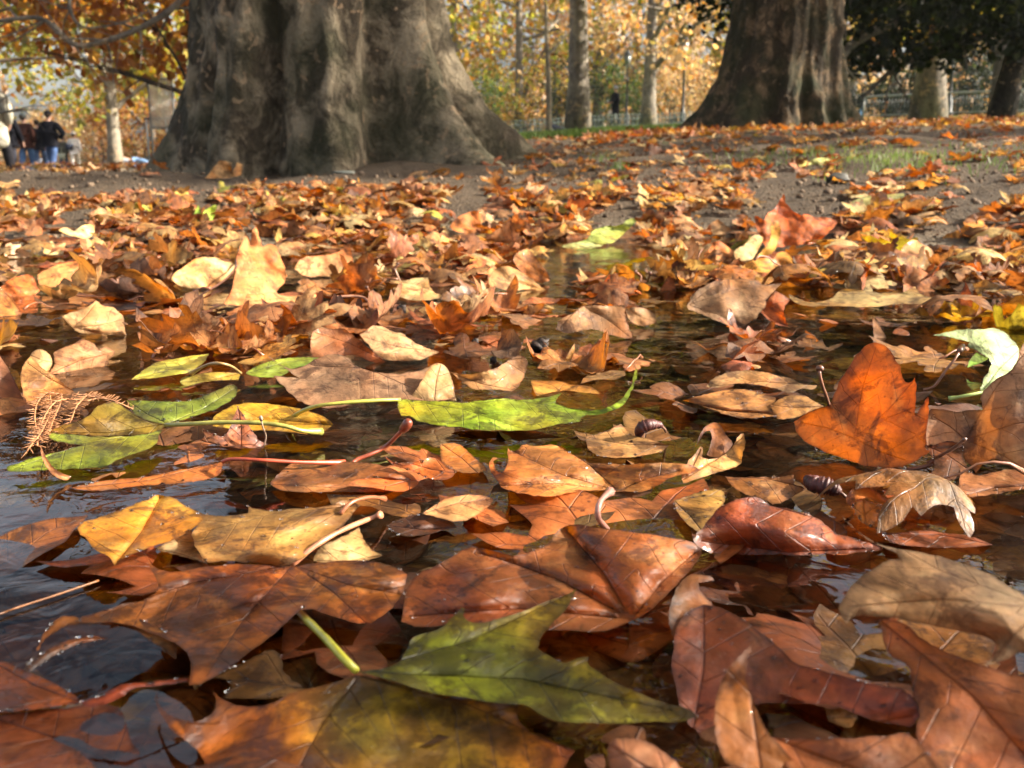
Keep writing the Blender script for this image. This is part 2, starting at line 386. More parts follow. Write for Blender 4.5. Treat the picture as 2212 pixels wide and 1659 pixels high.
def crown_mesh(rad, n, size, pal, clumps=60, spread=.16, hole=.0, bottom=None, sub=9, shell=.55):
    rad = np.array(rad, float)
    q = nr.normal(size=(clumps, 3)); q /= np.linalg.norm(q, axis=1)[:, None]
    q *= (nr.uniform(0, 1, (clumps, 1)) ** (1 / 3)) * (1 - shell) + shell * nr.uniform(.7, 1, (clumps, 1))
    c = q * rad
    sc = np.repeat(c, sub, 0) + nr.normal(size=(clumps * sub, 3)) * rad * spread
    which = nr.integers(0, len(sc), n)
    p = sc[which] + nr.normal(size=(n, 3)) * rad.mean() * spread * nr.uniform(.25, .75, (n, 1))
    if bottom is not None: p = p[p[:, 2] > bottom]
    return cards(p, size, pal, down=.4)
def add_crown(root, name, data, loc=(0, 0, 0)):
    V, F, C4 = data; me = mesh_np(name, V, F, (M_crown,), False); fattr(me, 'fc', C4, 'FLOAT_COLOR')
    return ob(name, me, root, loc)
def branchy(mb, start, direc, length, r, depth=0, maxd=2, droop=0., n=6, kids=4, seed=None):
    p = Vector(start); d = Vector(direc).normalized(); pts = [p.copy()]; rads = [r]; k = 6
    for i in range(k):
        d = (d + Vector((rng.uniform(-1, 1), rng.uniform(-1, 1), rng.uniform(-.7, .9))) * .17 + Vector((0, 0, -droop))).normalized()
        p = p + d * length / k; pts.append(p.copy()); rads.append(r * (1 - .8 * (i + 1) / k))
        if depth < maxd and i >= 1 and rng.random() < kids / k:
            dd = (d + Vector((rng.uniform(-1, 1), rng.uniform(-1, 1), rng.uniform(-.5, .8))) * .9).normalized()
            branchy(mb, p, dd, length * rng.uniform(.35, .6), rads[-1] * .7, depth + 1, maxd, droop, n, kids)
    mb.tube([tuple(q) for q in pts], rads, max(4, n - depth * 2), cap=False)
def trunk_grid(center, zs, rfun, n=160):
    th = np.linspace(-math.pi, math.pi, n, endpoint=False); T, Z = np.meshgrid(th, zs)
    r = rfun(T, Z)
    V = np.stack([r * np.sin(T), -r * np.cos(T), Z], -1).reshape(-1, 3)
    i, j = np.meshgrid(np.arange(len(zs) - 1), np.arange(n), indexing='ij'); j2 = (j + 1) % n
    F = np.stack([i * n + j, i * n + j2, (i + 1) * n + j2, (i + 1) * n + j], -1).reshape(-1, 4)
    return V, F
def lobe(T, a, w_):
    d = (T - R(a) + math.pi) % (2 * math.pi) - math.pi
    return np.exp(-(d / (w_ * math.pi / 180)) ** 2)
def big_tree(label, pos, core, lobes, crev, mat, crown, seed, knobs=()):
    base = pos.z
    root = empty('plane_tree', pos)
    tag(root, label, 'tree', 'old plane trees')
    def rf(T, Z):
        h = np.maximum(Z, -.1)
        r = core(h) + 0 * T
        ph = .10 * np.sin(h * 2.3 + seed)
        for a, A, w_, dec, top in lobes: r = r + lobe(T + ph * .4, a, w_ * (1 + .35 * np.clip(h, 0, 1.5))) * (A * np.exp(-np.maximum(h, -.12) / dec) + top * np.exp(-h / 3.))
        for a, A, w_, dec in crev: r = r - lobe(T + ph * .6, a + 3 * 1., w_) * A * np.exp(-h / dec)
        r = r + .012 * np.sin(T * 13 + 2.2 * np.sin(h * 2.4) + seed) * np.sin(h * 3.1 + T * 2) + .008 * np.sin(T * 29 + 1.7 * np.sin(h * 5))
        for a, hz, A, w_, hw in knobs: r = r + lobe(T, a, w_) * A * np.exp(-((h - hz) / hw) ** 2)
        return r
    zs = np.concatenate([np.linspace(-.35, 1.7, 230), np.linspace(1.75, 4.2, 24)])
    V, F = trunk_grid(pos, zs, rf, 400)
    nv = np.array([noise.noise(Vector((v[0] * 6, v[1] * 6, v[2] * 4))) * .022 + (.5 - abs(noise.noise(Vector((v[0] * 13, v[1] * 13, v[2] * 5.5))))) * .015 + noise.noise(Vector((v[0] * 34, v[1] * 34, v[2] * 16))) * .007 for v in V.tolist()])
    rr = np.hypot(V[:, 0], V[:, 1])[:, None]; V[:, :2] *= 1 + nv[:, None] / rr
    ob('trunk', mesh_np('trunk', V, F, (mat,)), root)
    mb = MB(); rng.seed(seed); tips = []
    for k in range(7):
        a = k * .9 + rng.random() * .4; L = crown[0][0] * rng.uniform(.7, .95)
        d = (math.sin(a), math.cos(a), rng.uniform(.5, 1.1))
        branchy(mb, (.25 * math.sin(a), .25 * math.cos(a), 3.6), d, L * 1.3, .26, 0, 2, -.02, 8, 4)
    mb.tube([(0, 0, 4.1), (.2, .1, 6), (-.1, .3, 8.5)], [.42, .3, .12], 10)
    mb.build('limbs', mat, root)
    rad, n, size, pal, cz, cl = crown
    add_crown(root, 'crown', crown_mesh(rad, n, size, pal, cl, .10, sub=8), (0, 0, cz))
    return root
p1 = at(695, 4.95); p1.z = .08
big_tree('huge old plane tree with flared buttress roots, its mottled trunk filling the upper left', p1,
    lambda h: .505 + .05 * np.exp(-h / .5) + .0 * h,
    [(88, .68, 9.5, .32, .03), (52, .58, 10, .34, .07), (14, .15, 14, .35, .07), (-32, .10, 16, .4, .05), (-80, .28, 24, .30, .02), (130, .4, 20, .3, .04), (180, .35, 20, .3, .04), (-130, .35, 20, .3, .04)],
    [(-17, .12, 5, 6.), (70, .26, 5.5, 3.), (31, .07, 6.5, 3.), (-50, .05, 7, 4.), (2, .03, 4, 3.)],
    M_bark, ((6.5, 6.5, 3.2), 13000, .2, 'gold', 8.2, 60), 3.3)
p2 = at(1682, 9.5); p2.z = .33
big_tree('second old plane tree, mossy trunk with a wide skirted base, standing right of centre', p2,
    lambda h: .43 + .03 * np.exp(-h / .6) + 0 * h,
    [(-88, .62, 26, .36, .03), (-45, .26, 18, .4, .03), (-5, .16, 15, .4, .02), (26, .16, 12, .28, .01), (52, .18, 11, .4, .015), (80, .36, 14, .34, .05), (150, .4, 25, .4, .03), (-150, .4, 25, .4, .03)],
    [(8, .05, 8, 3.), (40, .03, 6, 3.), (66, .035, 6, 3.), (-25, .04, 9, 3.)],
    M_bark2, ((5.5, 5.5, 3.), 9000, .2, 'gold', 8.0, 50), 8.1, knobs=((58, .95, .05, 14, .08), (16, .38, .06, 10, .12)))

def tree(label, pos, h, tr, crad, cz, n, size, pal, mat=None, group='trees across the park', lean=(0, 0), name='autumn_tree', limbs=6, cl=40, sub=8, droop=0., limb_z=.35, bottom=None, spread=.13, bend=.3, coff=(0, 0)):
    root = empty(name, pos); tag(root, label, 'tree', group)
    mb = MB(); pts = []; rads = []
    for i in range(9):
        f = i / 8; pts.append((lean[0] * f * h * .8 + bend * .12 * math.sin(f * 5 + pos.x), lean[1] * f * h * .8, -.15 + f * h * .8))
        rads.append(tr * (1.35 if i == 0 else 1.0) * (1 - .8 * f) + .012)
    mb.tube(pts, rads, 12)
    mb.build('trunk', mat or M_barkfar, root)
    if limbs:
        lb = MB()
        for k in range(limbs):
            f = rng.uniform(limb_z, .8); i = int(f * 8); p = pts[i]; a = rng.uniform(0, 6.28)
            branchy(lb, p, (math.sin(a) + coff[0] * .35, math.cos(a), rng.uniform(.1, .9)), crad[0] * rng.uniform(.7, 1.05), rads[i] * .55, 0, 2, droop, 6, 4)
        lb.build('limbs', mat or M_barkfar, root)
    add_crown(root, 'crown', crown_mesh(crad, n, size, pal, cl, spread, sub=sub, bottom=bottom), (lean[0] * cz + coff[0], lean[1] * cz + coff[1], cz))
    return root
rng.seed(5)
TL = [  # label, u, dist, height, trunk r, crown radii, crown centre z, n, card, palette, bark, kwargs
 ('tall grey banded trunk tree with yellow leaves, centre of the far lawn', 1245, 27, 15, .29, (5.2, 5.2, 4.8), 8.4, 6500, .18, 'gold', M_barkfar, dict(limb_z=.35, cl=60)),
 ('slim young tree with a thin pale bare stem on the lawn', 1181, 20, 4.2, .055, (1.0, 1.0, 1.1), 3.2, 420, .11, 'gold', M_barkpale, dict(name='young_tree', limb_z=.35, cl=12, limbs=5)),
 ('broad plane trunk under golden leaves, seen right of the second big tree', 1994, 21, 11, .30, (4.6, 3.6, 3.0), 4.7, 9000, .17, 'gold', M_barkfar, dict(cl=50, bottom=-3.3)),
 ('forked pale stemmed tree behind the lamp posts', 1398, 44, 12, .32, (6, 5, 4.4), 6.9, 4500, .22, 'tan', M_barkfar, dict(limb_z=.2)),
 ('pale trunked plane tree beside the strollers at the far left', 248, 33, 10, .22, (3.4, 3.5, 3.0), 5.2, 4500, .2, 'olive', M_barkpale, dict(limb_z=.3)),
 ('rust coloured tree with low drooping boughs over the path at the left', 430, 15, 6, .05, (2.3, 2.4, 1.8), 3.2, 5200, .12, 'rust', M_barkdark, dict(droop=.05, limb_z=.2, cl=55, coff=(-1.1, 0))),
 ('rust leaved tree hanging over the top left corner', -75, 17, 5, .08, (3.4, 3, 1.4), 3.7, 4200, .13, 'rust', M_barkfar, dict(droop=.04, limb_z=.3, cl=45, coff=(1.2, 0))),
 ('yellow green tree behind the strollers, showing sky through gaps', 330, 46, 9, .2, (4.2, 4, 2.8), 4.9, 1900, .22, 'olive', M_barkfar, dict(cl=36, coff=(-3.2, 0))),
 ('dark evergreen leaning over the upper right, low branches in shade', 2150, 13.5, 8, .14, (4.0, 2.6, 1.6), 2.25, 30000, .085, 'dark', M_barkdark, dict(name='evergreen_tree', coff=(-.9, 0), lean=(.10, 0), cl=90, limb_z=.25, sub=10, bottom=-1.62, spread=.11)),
 ('golden tree hanging low leaves between the second tree and the fence', 1790, 25, 9, .12, (3.2, 2.5, 2.0), 4.0, 5200, .16, 'gold', M_barkdark, dict(cl=30, bottom=-1.6, droop=.04, coff=(1.2, 0))),
 ('golden brown tree beyond the right hand fence', 2140, 33, 9, .2, (4.2, 3, 2.2), 5.0, 5200, .19, 'gold', M_barkdark, dict(cl=40)),
 ('bright yellow tree with sparse low leaves left of the second big trunk', 1640, 24, 10, .13, (3.6, 3, 2.5), 5.3, 3600, .17, 'lime', M_barkdark, dict(cl=34, bottom=-2.3, coff=(-1.7, 0))),
 ('green and rust tree dropping leaves beside the big trunk', 900, 15, 8, .09, (1.9, 2, 1.6), 4.0, 2600, .13, 'rust', M_barkdark, dict(cl=22, limb_z=.45, coff=(1.0, 0))),
 ('orange leaved tree high above the far lawn', 1660, 16, 10, .1, (2.6, 2.4, 1.6), 4.4, 1500, .14, 'gold', M_barkdark, dict(cl=22, limb_z=.45, coff=(-1.7, 0))),
]
for L, u, d, h, tr, cr, cz, n, sz, pal, mat, kw in TL:
    tree(L, at(u, d), h, tr, cr, cz, n, sz, pal, mat, **kw)
# the far wood, tree by tree
words_ = ['tan', 'gold', 'tan', 'olive', 'tan', 'gold']
kinds = {'tan': 'bare brown twiggy tree', 'rust': 'rust brown tree', 'olive': 'yellow green tree', 'gold': 'golden tree'}
FAR = [(-120, 58), (245, 70), (330, 64), (470, 70), (620, 76), (770, 72), (900, 66), (985, 60), (1060, 70), (1120, 57), (1200, 68), (1290, 60), (1370, 72), (1455, 62), (1540, 68), (1640, 60),
       (1740, 68), (1830, 58), (1920, 68), (2010, 62), (2100, 70), (2190, 60), (2290, 66)]
where = ['at the far left edge', 'behind the pale plane trunk', 'just left of the huge trunk', 'hidden mostly by the huge trunk', 'reflected behind the huge trunk', 'behind the huge trunk', 'rising behind the huge trunk roots',
         'just right of the huge trunk', 'left of the slim young tree', 'above the hoop fence left of the young tree', 'behind the slim young tree', 'right of the banded grey trunk', 'behind the walker in the long coat', 'behind the middle lamp post', 'left of the second big trunk', 'behind the second big trunk on its left',
         'behind the second big trunk', 'right of the second big trunk', 'above the right fence', 'behind the broad plane trunk', 'right of the broad plane trunk', 'behind the leaning evergreen trunk', 'at the far right edge']
for i, (u, d) in enumerate(FAR):
    pal = words_[i % 6]
    if u > 1800: pal = 'tan' if i % 2 else 'rust'
    if u < 260: pal = 'olive' if i % 2 else 'tan'
    gap = 280 > u
    tree(kinds[pal] + ' of the far wood ' + where[i], at(u, d), 17 if not gap else 7, .28, (5.8, 5, 6.8 if not gap else 2.6), 8.0 if not gap else 3.6, 2300 if not gap else 700, .27, pal, M_barkfar,
         group='trees of the far wood', cl=46, limb_z=.12, spread=.12, bottom=-8.2)
def bush(label, u, d, rad, n, size, pal):
    p = at(u, d); root = empty('bush', p); tag(root, label, 'bush', 'shrubs along the far fence')
    mb = MB()
    for k in range(7):
        a = k * .9; mb.tube([(0, 0, -.05), (.3 * math.sin(a) * rad[0], .3 * math.cos(a) * rad[0], rad[2] * .6), (.6 * math.sin(a) * rad[0], .6 * math.cos(a) * rad[0], rad[2] * 1.3)], [.03, .02, .01], 5)
    mb.build('stem', M_barkdark, root)
    add_crown(root, 'foliage', crown_mesh(rad, n, size, pal, 26, .2, sub=6, bottom=-rad[2] * .97), (0, 0, rad[2] * .95))
for a in (('fresh green bush just right of the huge trunk', 1046, 52, (1.3, 1.2, 1.7), 1900, .1, 'green'),
          ('dark green bush between the young tree and the banded trunk', 1222, 54, (1.9, 1.5, 1.8), 2400, .1, 'dark'),
          ('low dark green bush right of the banded grey trunk', 1290, 56, (2.0, 1.4, 1.8), 2200, .1, 'green'),
          ('green bush behind the walker in the long coat', 1365, 52, (1.6, 1.3, 1.7), 2000, .1, 'green'),
          ('golden brown bush left of the slim young tree', 1130, 56, (3.0, 1.6, 2.0), 3000, .12, 'gold'),
          ('brown twiggy bush below the lamp post', 1450, 56, (3.4, 1.6, 2.0), 3000, .13, 'tan'),
          ('brown bush against the second trunk on its left', 1530, 50, (2.5, 1.6, 1.8), 2600, .12, 'tan'),
          ('dark hedge bush under the golden leaves right of the second trunk', 1930, 44, (3.0, 1.2, 1.0), 3000, .12, 'dark'),
          ('dark hedge bush behind the right fence', 2060, 44, (3.2, 1.2, 1.2), 3000, .12, 'dark'),
          ('dark bush behind the leaning evergreen trunk', 2180, 42, (3.2, 1.2, 1.6), 3000, .12, 'dark'),
          ('brown bush behind the strollers at the left', 100, 66, (4.0, 1.5, 1.9), 3200, .17, 'tan'),
          ('olive brown bush behind the pale plane trunk', 200, 56, (3.5, 1.5, 1.9), 3000, .15, 'tan'),
          ('rust brown bush left of the huge trunk', 310, 45, (2.6, 1.5, 1.7), 3000, .13, 'rust')):
    bush(*a)
# pale boughs at the upper left
def smooth_pts(P, k=4):
    P = [Vector(p) for p in P]; out = []
    for i in range(len(P) - 1):
        p0, p1_, p2_, p3 = P[max(i - 1, 0)], P[i], P[i + 1], P[min(i + 2, len(P) - 1)]
        for j in range(k):
            t = j / k; out.append(.5 * ((2 * p1_) + (p2_ - p0) * t + (2 * p0 - 5 * p1_ + 4 * p2_ - p3) * t * t + (3 * p1_ - p0 - 3 * p2_ + p3) * t ** 3))
    return out + [P[-1]]
def bough(label, P, rads, d, mat=M_barkpale):
    mb = MB(); pts = []
    for (u, v), r in zip(P, rads):
        q = ray(u, v) * d; pts.append((q.x, q.y, q.z + CAMH))
    mb.tube([tuple(q) for q in smooth_pts(pts)], list(np.interp(np.linspace(0, len(rads) - 1, (len(rads) - 1) * 4 + 1), range(len(rads)), rads)), 8)
    for k in range(1, len(pts) - 1):
        for _ in range(2): branchy(mb, pts[k], (rng.uniform(-1, 1), rng.uniform(-.5, .5), rng.uniform(-.9, .6)), rng.uniform(.5, 1.1), rads[k] * .5, 0, 1, 0, 5, 4)
    o = mb.build('hanging_bough', mat); tag(o, label, 'branch', 'boughs hanging into view')
bough('long grey bough curving low in front of rust leaves at the upper left', [(-80, 60), (40, 40), (100, 45), (160, 96), (230, 88), (300, 62), (370, 20), (420, -30)], [.02, .026, .03, .03, .034, .036, .04, .045], 12, M_barkfar)
bough('thin pale forked branch at the top left', [(150, -30), (152, 20), (165, 48), (190, 60), (260, 50), (330, 20)], [.024, .022, .018, .012, .01, .006], 11, M_barkfar)
bough('thin slanting bough rising right of the second big trunk', [(1862, 212), (1930, 150), (1990, 125), (2080, 95), (2160, 70)], [.02, .035, .04, .04, .045], 13, M_barkfar)
bough('pale forked branch beside the second big trunk', [(1790, 175), (1815, 130), (1845, 95), (1890, 70), (1940, 50)], [.02, .04, .045, .04, .03], 12)
# off frame plane tree on the sunny side: it throws the broken shade over the puddle
def shade_tree(label, pos, rad, cz, n, size, cl):
    return tree(label, Vector(pos), cz + 2, .3, rad, cz, n, size, 'gold', M_barkfar, cl=cl, limbs=4, group='old plane trees', name='plane_tree', spread=.10, limb_z=.45)
k = .53  # tan(elevation) * reach

shade_tree('plane tree standing out of frame on the sunny side', (13.0, 4.9, .3), (2.6, 1.4, 1.9), 7.1, 1500, .2, 34)
shade_tree('smaller plane tree out of frame nearer the camera on the sunny side', (13.0, .32, .3), (1.1, .5, 1.2), 6.7, 55, .2, 9)  # unseen sparse crown, added to break the foreground light for contrast
shade_tree('plane tree standing further out of frame on the sunny side', (16.5, 9.3, .5), (3.0, 2.0, 2.2), 7.8, 2600, .2, 30)

# the far-off wood that closes the view
n = 17000; uu = nr.uniform(-60, 2280, n); dd = nr.uniform(76, 92, n); hh = nr.uniform(0, 1, n) ** 1.3
top = np.where(uu < 330, 1.5, 4.6) * (1 + .25 * np.sin(uu / 60)); X = dd * (uu - 1106) / (FPX * (CP + .23 * SP)); Z = ground_np(X, dd) + hh * top
V, F, C4 = cards(np.stack([X, dd, Z], -1), .42, 'tan'); me = mesh_np('far_wood', V, F, (M_crown,), False); fattr(me, 'fc', C4, 'FLOAT_COLOR')
tag(ob('far_wood', me), 'brown twiggy wood closing the view far behind the park', 'wood', kind='stuff')
# ------------------------------------------------------------------ fallen leaves
def chaikin(P, n=1, sharp=75):
    for _ in range(n):
        out = []; k = len(P)
        for i in range(k):
            a, b, c = Vector(P[i - 1]), Vector(P[i]), Vector(P[(i + 1) % k])
            ang = (a - b).angle(c - b, math.pi) if (a - b).length > 1e-9 and (c - b).length > 1e-9 else math.pi
            if ang < R(sharp): out.append(b)
            else: out += [b + (a - b) * .25, b + (c - b) * .25]
        P = [tuple(p) for p in out]
    return P
def rough_edge(P, seed):
    xs = [p[0] for p in P]; ys = [p[1] for p in P]; sz = min(max(xs) - min(xs), 2.2 * (max(ys) - min(ys))); am = min(5., max(.8, sz * .018)); fr = 1 / max(9., sz * .09)
    Q = resample(P, max(3.5, sz * .03)); n = len(Q); out = []
    cx, cy = sum(xs) / len(xs), sum(ys) / len(ys)
    for i in range(n):
        a, b = Q[i - 1], Q[(i + 1) % n]; tx, ty = b[0] - a[0], b[1] - a[1]; L = math.hypot(tx, ty) or 1
        q = Vector((Q[i][0] * fr, Q[i][1] * fr * 1.6, seed * 3.1)); k = am * (noise.noise(q) + .6 * noise.noise(q * 2.7))
        out.append((Q[i][0] + ty / L * k, Q[i][1] - tx / L * k * .6))
    return out
def resample(P, step):
    out = []
    for i in range(len(P)):
        a, b = Vector(P[i]), Vector(P[(i + 1) % len(P)]); n = max(1, int(round((b - a).length / step)))
        out += [tuple(a + (b - a) * (j / n)) for j in range(n)]
    return out
def inside_np(X, Y, P):
    P = np.asarray(P); r = np.zeros(len(X), bool); x1, y1 = P[:, 0], P[:, 1]; x2, y2 = np.roll(x1, -1), np.roll(y1, -1)
    for a, b, c, d in zip(x1, y1, x2, y2):
        if b == d: continue
        m = ((b > Y) != (d > Y)) & (X < (c - a) * (Y - b) / (d - b) + a); r ^= m
    return r
def seg_dist(X, Y, A, B):
    """distance to and parameter (in length) along segment A-B, vectorised"""
    ax, ay = A; dx, dy = B[0] - ax, B[1] - ay; L2 = dx * dx + dy * dy + 1e-12
    t = np.clip(((X - ax) * dx + (Y - ay) * dy) / L2, 0, 1)
    return np.hypot(X - ax - t * dx, Y - ay - t * dy), t * math.sqrt(L2)
def triangulate(outline, veins, step):
    """outline 2-D polygon, veins list of polylines inside it, step edge length -> verts, tris"""
    O = resample(outline, step); V = [Vector(p) for p in O]; n0 = len(V)
    E = [(i, (i + 1) % n0) for i in range(n0)]
    Oa = np.array(O)
    for vl in veins:
        last = None
        for a, b in zip(vl[:-1], vl[1:]):
            a, b = Vector(a), Vector(b); k = max(1, int((b - a).length / step))
            for j in range(k + 1):
                p = a + (b - a) * (j / k)
                if not inside_np(np.array([p.x]), np.array([p.y]), Oa)[0]: last = None; continue
                if min((p.x - q[0]) ** 2 + (p.y - q[1]) ** 2 for q in O) < (step * .3) ** 2: last = None; continue
                if last is not None and (V[last] - p).length < step * .2: continue
                V.append(p); i = len(V) - 1
                if last is not None: E.append((last, i))
                last = i
    mn, mx = Oa.min(0), Oa.max(0)
    gx = np.arange(mn[0], mx[0], step); gy = np.arange(mn[1], mx[1], step * .87)
    X, Y = np.meshgrid(gx, gy); X = X + (np.arange(len(gy)) % 2)[:, None] * step * .5
    X = (X + nr.uniform(-.18, .18, X.shape) * step).ravel(); Y = (Y + nr.uniform(-.18, .18, Y.shape) * step).ravel()
    m = inside_np(X, Y, Oa); X, Y = X[m], Y[m]
    if len(X):
        ex = np.array([(p.x, p.y) for p in V]); keep = np.ones(len(X), bool)
        for i in range(0, len(X), 512):
            d = ((X[i:i + 512, None] - ex[None, :, 0]) ** 2 + (Y[i:i + 512, None] - ex[None, :, 1]) ** 2).min(1)
            keep[i:i + 512] = d > (step * .45) ** 2
        V += [Vector(p) for p in zip(X[keep], Y[keep])]
    vo, eo, fo, _, _, _ = delaunay_2d_cdt(V, E, [list(range(n0))], 1, 1e-9)
    Vn = np.array([(p.x, p.y) for p in vo]); F = np.array([f for f in fo if len(f) == 3], dtype=int)
    c = Vn[F].mean(1); F = F[inside_np(c[:, 0], c[:, 1], Oa)]
    ar = (Vn[F[:, 1], 0] - Vn[F[:, 0], 0]) * (Vn[F[:, 2], 1] - Vn[F[:, 0], 1]) - (Vn[F[:, 1], 1] - Vn[F[:, 0], 1]) * (Vn[F[:, 2], 0] - Vn[F[:, 0], 0])
    F[ar < 0] = F[ar < 0][:, ::-1]
    return Vn, F
def vein_attrs(X, Y, veins, outline):
    vd = np.full(len(X), 1e9); vs = np.zeros(len(X))
    for vl in veins:
        acc = 0
        for a, b in zip(vl[:-1], vl[1:]):
            d, t = seg_dist(X, Y, a, b); m = d < vd; vd[m] = d[m]; vs[m] = (t + acc)[m]; acc += math.hypot(b[0] - a[0], b[1] - a[1])
    if not veins: vd[:] = .05
    ed = np.full(len(X), 1e9)
    for i in range(len(outline)):
        d, _ = seg_dist(X, Y, outline[i - 1], outline[i]); ed = np.minimum(ed, d)
    return vd, vs, ed
def tips_of(P, hub, k=5, minsep=None):
    P = [Vector(p) for p in P]; h = Vector(hub); n = len(P); D = [(p - h).length for p in P]; mx = max(D)
    per = [0]
    for i in range(1, n): per.append(per[-1] + (P[i] - P[i - 1]).length)
    tot = per[-1] + (P[0] - P[-1]).length; c = []
    for i in range(n):
        near = [D[j] for j in range(n) if min(abs(per[i] - per[j]), tot - abs(per[i] - per[j])) < tot * .07]
        if D[i] >= max(near) - 1e-9 and D[i] > mx * .38: c.append(i)
    c.sort(key=lambda i: -D[i]); out = []
    for i in c:
        di = (P[i] - h).normalized()
        if all(di.dot((P[j] - h).normalized()) < .93 for j in out): out.append(i)
        if len(out) == k: break
    return [P[i] for i in out]

# ---- leaves copied from the photograph: outline seen -> set on its own plane at its own place
ZR = {'A': (0, 480, 2.3284), 'B': (950, 480, 2.3284), 'C': (1900, 480, 2.3333), 'D': (0, 1050, 2.3284), 'E': (950, 1050, 2.3284),
      'F': (1900, 1050, 2.3333), 'G': (0, 1580, 2.3284), 'H': (950, 1580, 2.3284), 'I': (1900, 1580, 2.3333)}
def zc(reg, pts):
    if reg == 'W': return [tuple(map(float, p)) for p in pts]
    x0, y0, s = ZR[reg]; k = 2212 / 2848
    return [((x0 + x / s) * k, (y0 + y / s) * k) for x, y in pts]
HERO_POLYS = []
CAMP = Vector((0, 0, CAMH))
def hit_plane(u, v, A, n, h=0.):
    d = ray(u, v); return CAMP + d * (((A - CAMP).dot(n) + h) / d.dot(n))
def patch(reg, pts, z0=.003, tilt=0, lean=0, anchor=None, hub=None, tips=None, amp=.004, pillow=.0012, curl=.0, bulge=0., tint=(1, 1, 1), tint2=None, step=None, seed=0, sharp=112, noveins=False, smooth=1, blotch=.5, yaw=None):
    """returns dict of verts, faces, attributes in world space"""
    P = rough_edge(chaikin(zc(reg, pts), smooth, sharp), seed)
    if anchor is None: anchor = max(P, key=lambda p: p[1])
    else: anchor = zc(reg, [anchor])[0]
    av = anchor
    # point on the horizontal plane z0 (or the ground, if higher)
    d = ray(*av)
    if d.z > -.004: d.z = -.004
    A = CAMP + d * ((z0 - CAMH) / d.z)
    g = gz(A.x, A.y)
    if g > z0 + .002: A = on_ground(*av); A.z = gz(A.x, A.y) + z0
    view = Vector((ray(*av).x, ray(*av).y, 0)).normalized()
    side = Vector((view.y, -view.x, 0))
    n = Vector((0, 0, 1)); n = (Matrix.Rotation(R(tilt), 3, side) @ n); n = (Matrix.Rotation(R(lean), 3, view) @ n)
    if yaw is None: yaw = 20 if tilt > 30 else 0
    n = Matrix.Rotation(R(yaw), 3, 'Z') @ n
    if n.dot(ray(*av)) > 0: n = -n
    e1 = side - n * side.dot(n); e1.normalize(); e2 = n.cross(e1)
    area = abs(sum(P[i - 1][0] * P[i][1] - P[i][0] * P[i - 1][1] for i in range(len(P)))) / 2
    st = step or max(3.2, min(9., math.sqrt(area) / 26))
    def loc(p):
        q = hit_plane(p[0], p[1], A, n) - A; return (q.dot(e1), q.dot(e2))
    L = [loc(p) for p in P]
    if hub is None and not noveins:
        ax = max(P, key=lambda p: (p[0] - sum(q[0] for q in P) / len(P)) ** 2); hubp = ax
    else: hubp = zc(reg, [hub])[0] if hub else None
    pv = []
    if not noveins:
        tp = [tuple(t) for t in zc(reg, tips)] if tips else [tuple(t) for t in tips_of(P, hubp)]
        for q in tp:
            a, b = Vector(hubp), Vector(q); m = (a + b) / 2 + (b - a).orthogonal() * .04 * (1 if (seed + int(q[0])) % 2 else -1)
            pv.append([tuple(a), tuple(a.lerp(m, .55)), tuple(m), tuple(m.lerp(b, .5)), tuple(b * .97 + a * .03)])
    V2, F = triangulate(P, pv, st)
    lv = [[loc(p) for p in q] for q in pv]
    X = np.empty(len(V2)); Y = np.empty(len(V2))
    for i, p in enumerate(V2): X[i], Y[i] = loc(p)
    vd, vs, ed = vein_attrs(X, Y, lv, L)
    size = max(np.ptp(X), np.ptp(Y)); so_ = Vector((seed * 3.7, seed * 1.3, seed * .9))
    nn = np.array([noise.noise(Vector((x * 22, y * 22, 0)) + so_) + .45 * noise.noise(Vector((x * 55, y * 55, 3)) + so_) for x, y in zip(X, Y)])
    H = amp * nn + pillow * (1 - np.exp(-vd / .004)) + curl * np.exp(-ed / .012) * (.6 + nn) + bulge * (1 - np.exp(-ed / (.18 * size)))
    wv = (.075 if tilt > 25 else .028) * min(size, .14); fq = 2.6 / max(size, .03)
    H = H + wv * np.array([noise.noise(Vector((x * fq, y * fq, 11)) + so_) * 1.6 + .4 for x, y in zip(X, Y)])
    if tilt > 25: H = H + .05 * size * np.exp(-ed / (.10 * size)) * (.4 + nn)
    W = np.array([tuple(hit_plane(p[0], p[1], A, n, h)) for p, h in zip(V2, H)])
    # keep the faces turned towards the viewer = the leaf's near side
    a, b, c = W[F[:, 0]], W[F[:, 1]], W[F[:, 2]]; nm = np.cross(b - a, c - a)
    if (nm * (np.array(CAMP) - a)).sum() < 0: F = F[:, ::-1]
    T = np.ones((len(X), 4)); T[:, :3] = tint; T[:, 3] = .5 + blotch
    if tint2 is not None:   # colour drifting over the leaf: real colour of the blade
        f = np.clip(.5 + 1.6 * np.array([noise.noise(Vector((x * 16, y * 16, 7)) + so_) for x, y in zip(X, Y)]), 0, 1)[:, None]
        T[:, :3] = T[:, :3] * (1 - f) + np.array(tint2) * f
    HERO_POLYS.append(P)
    return dict(V=W, F=F, vd=vd, vs=vs, ed=ed, luv=np.stack([X + seed * .37, Y + seed * .21, 0 * X], -1), T=T, A=A, n=n, hub=hubp, P=P)
def merge_patches(L, name, origin):
    V = np.concatenate([p['V'] for p in L]) - np.array(origin); o = 0; F = []
    for p in L: F.append(p['F'] + o); o += len(p['V'])
    me = mesh_np(name, V, np.concatenate(F), (M_leaf,))
    for k in ('vd', 'vs', 'ed'): fattr(me, k, np.concatenate([p[k] for p in L]))
    fattr(me, 'luv', np.concatenate([p['luv'] for p in L]), 'FLOAT_VECTOR'); fattr(me, 'tint', np.concatenate([p['T'] for p in L]), 'FLOAT_COLOR')
    return me
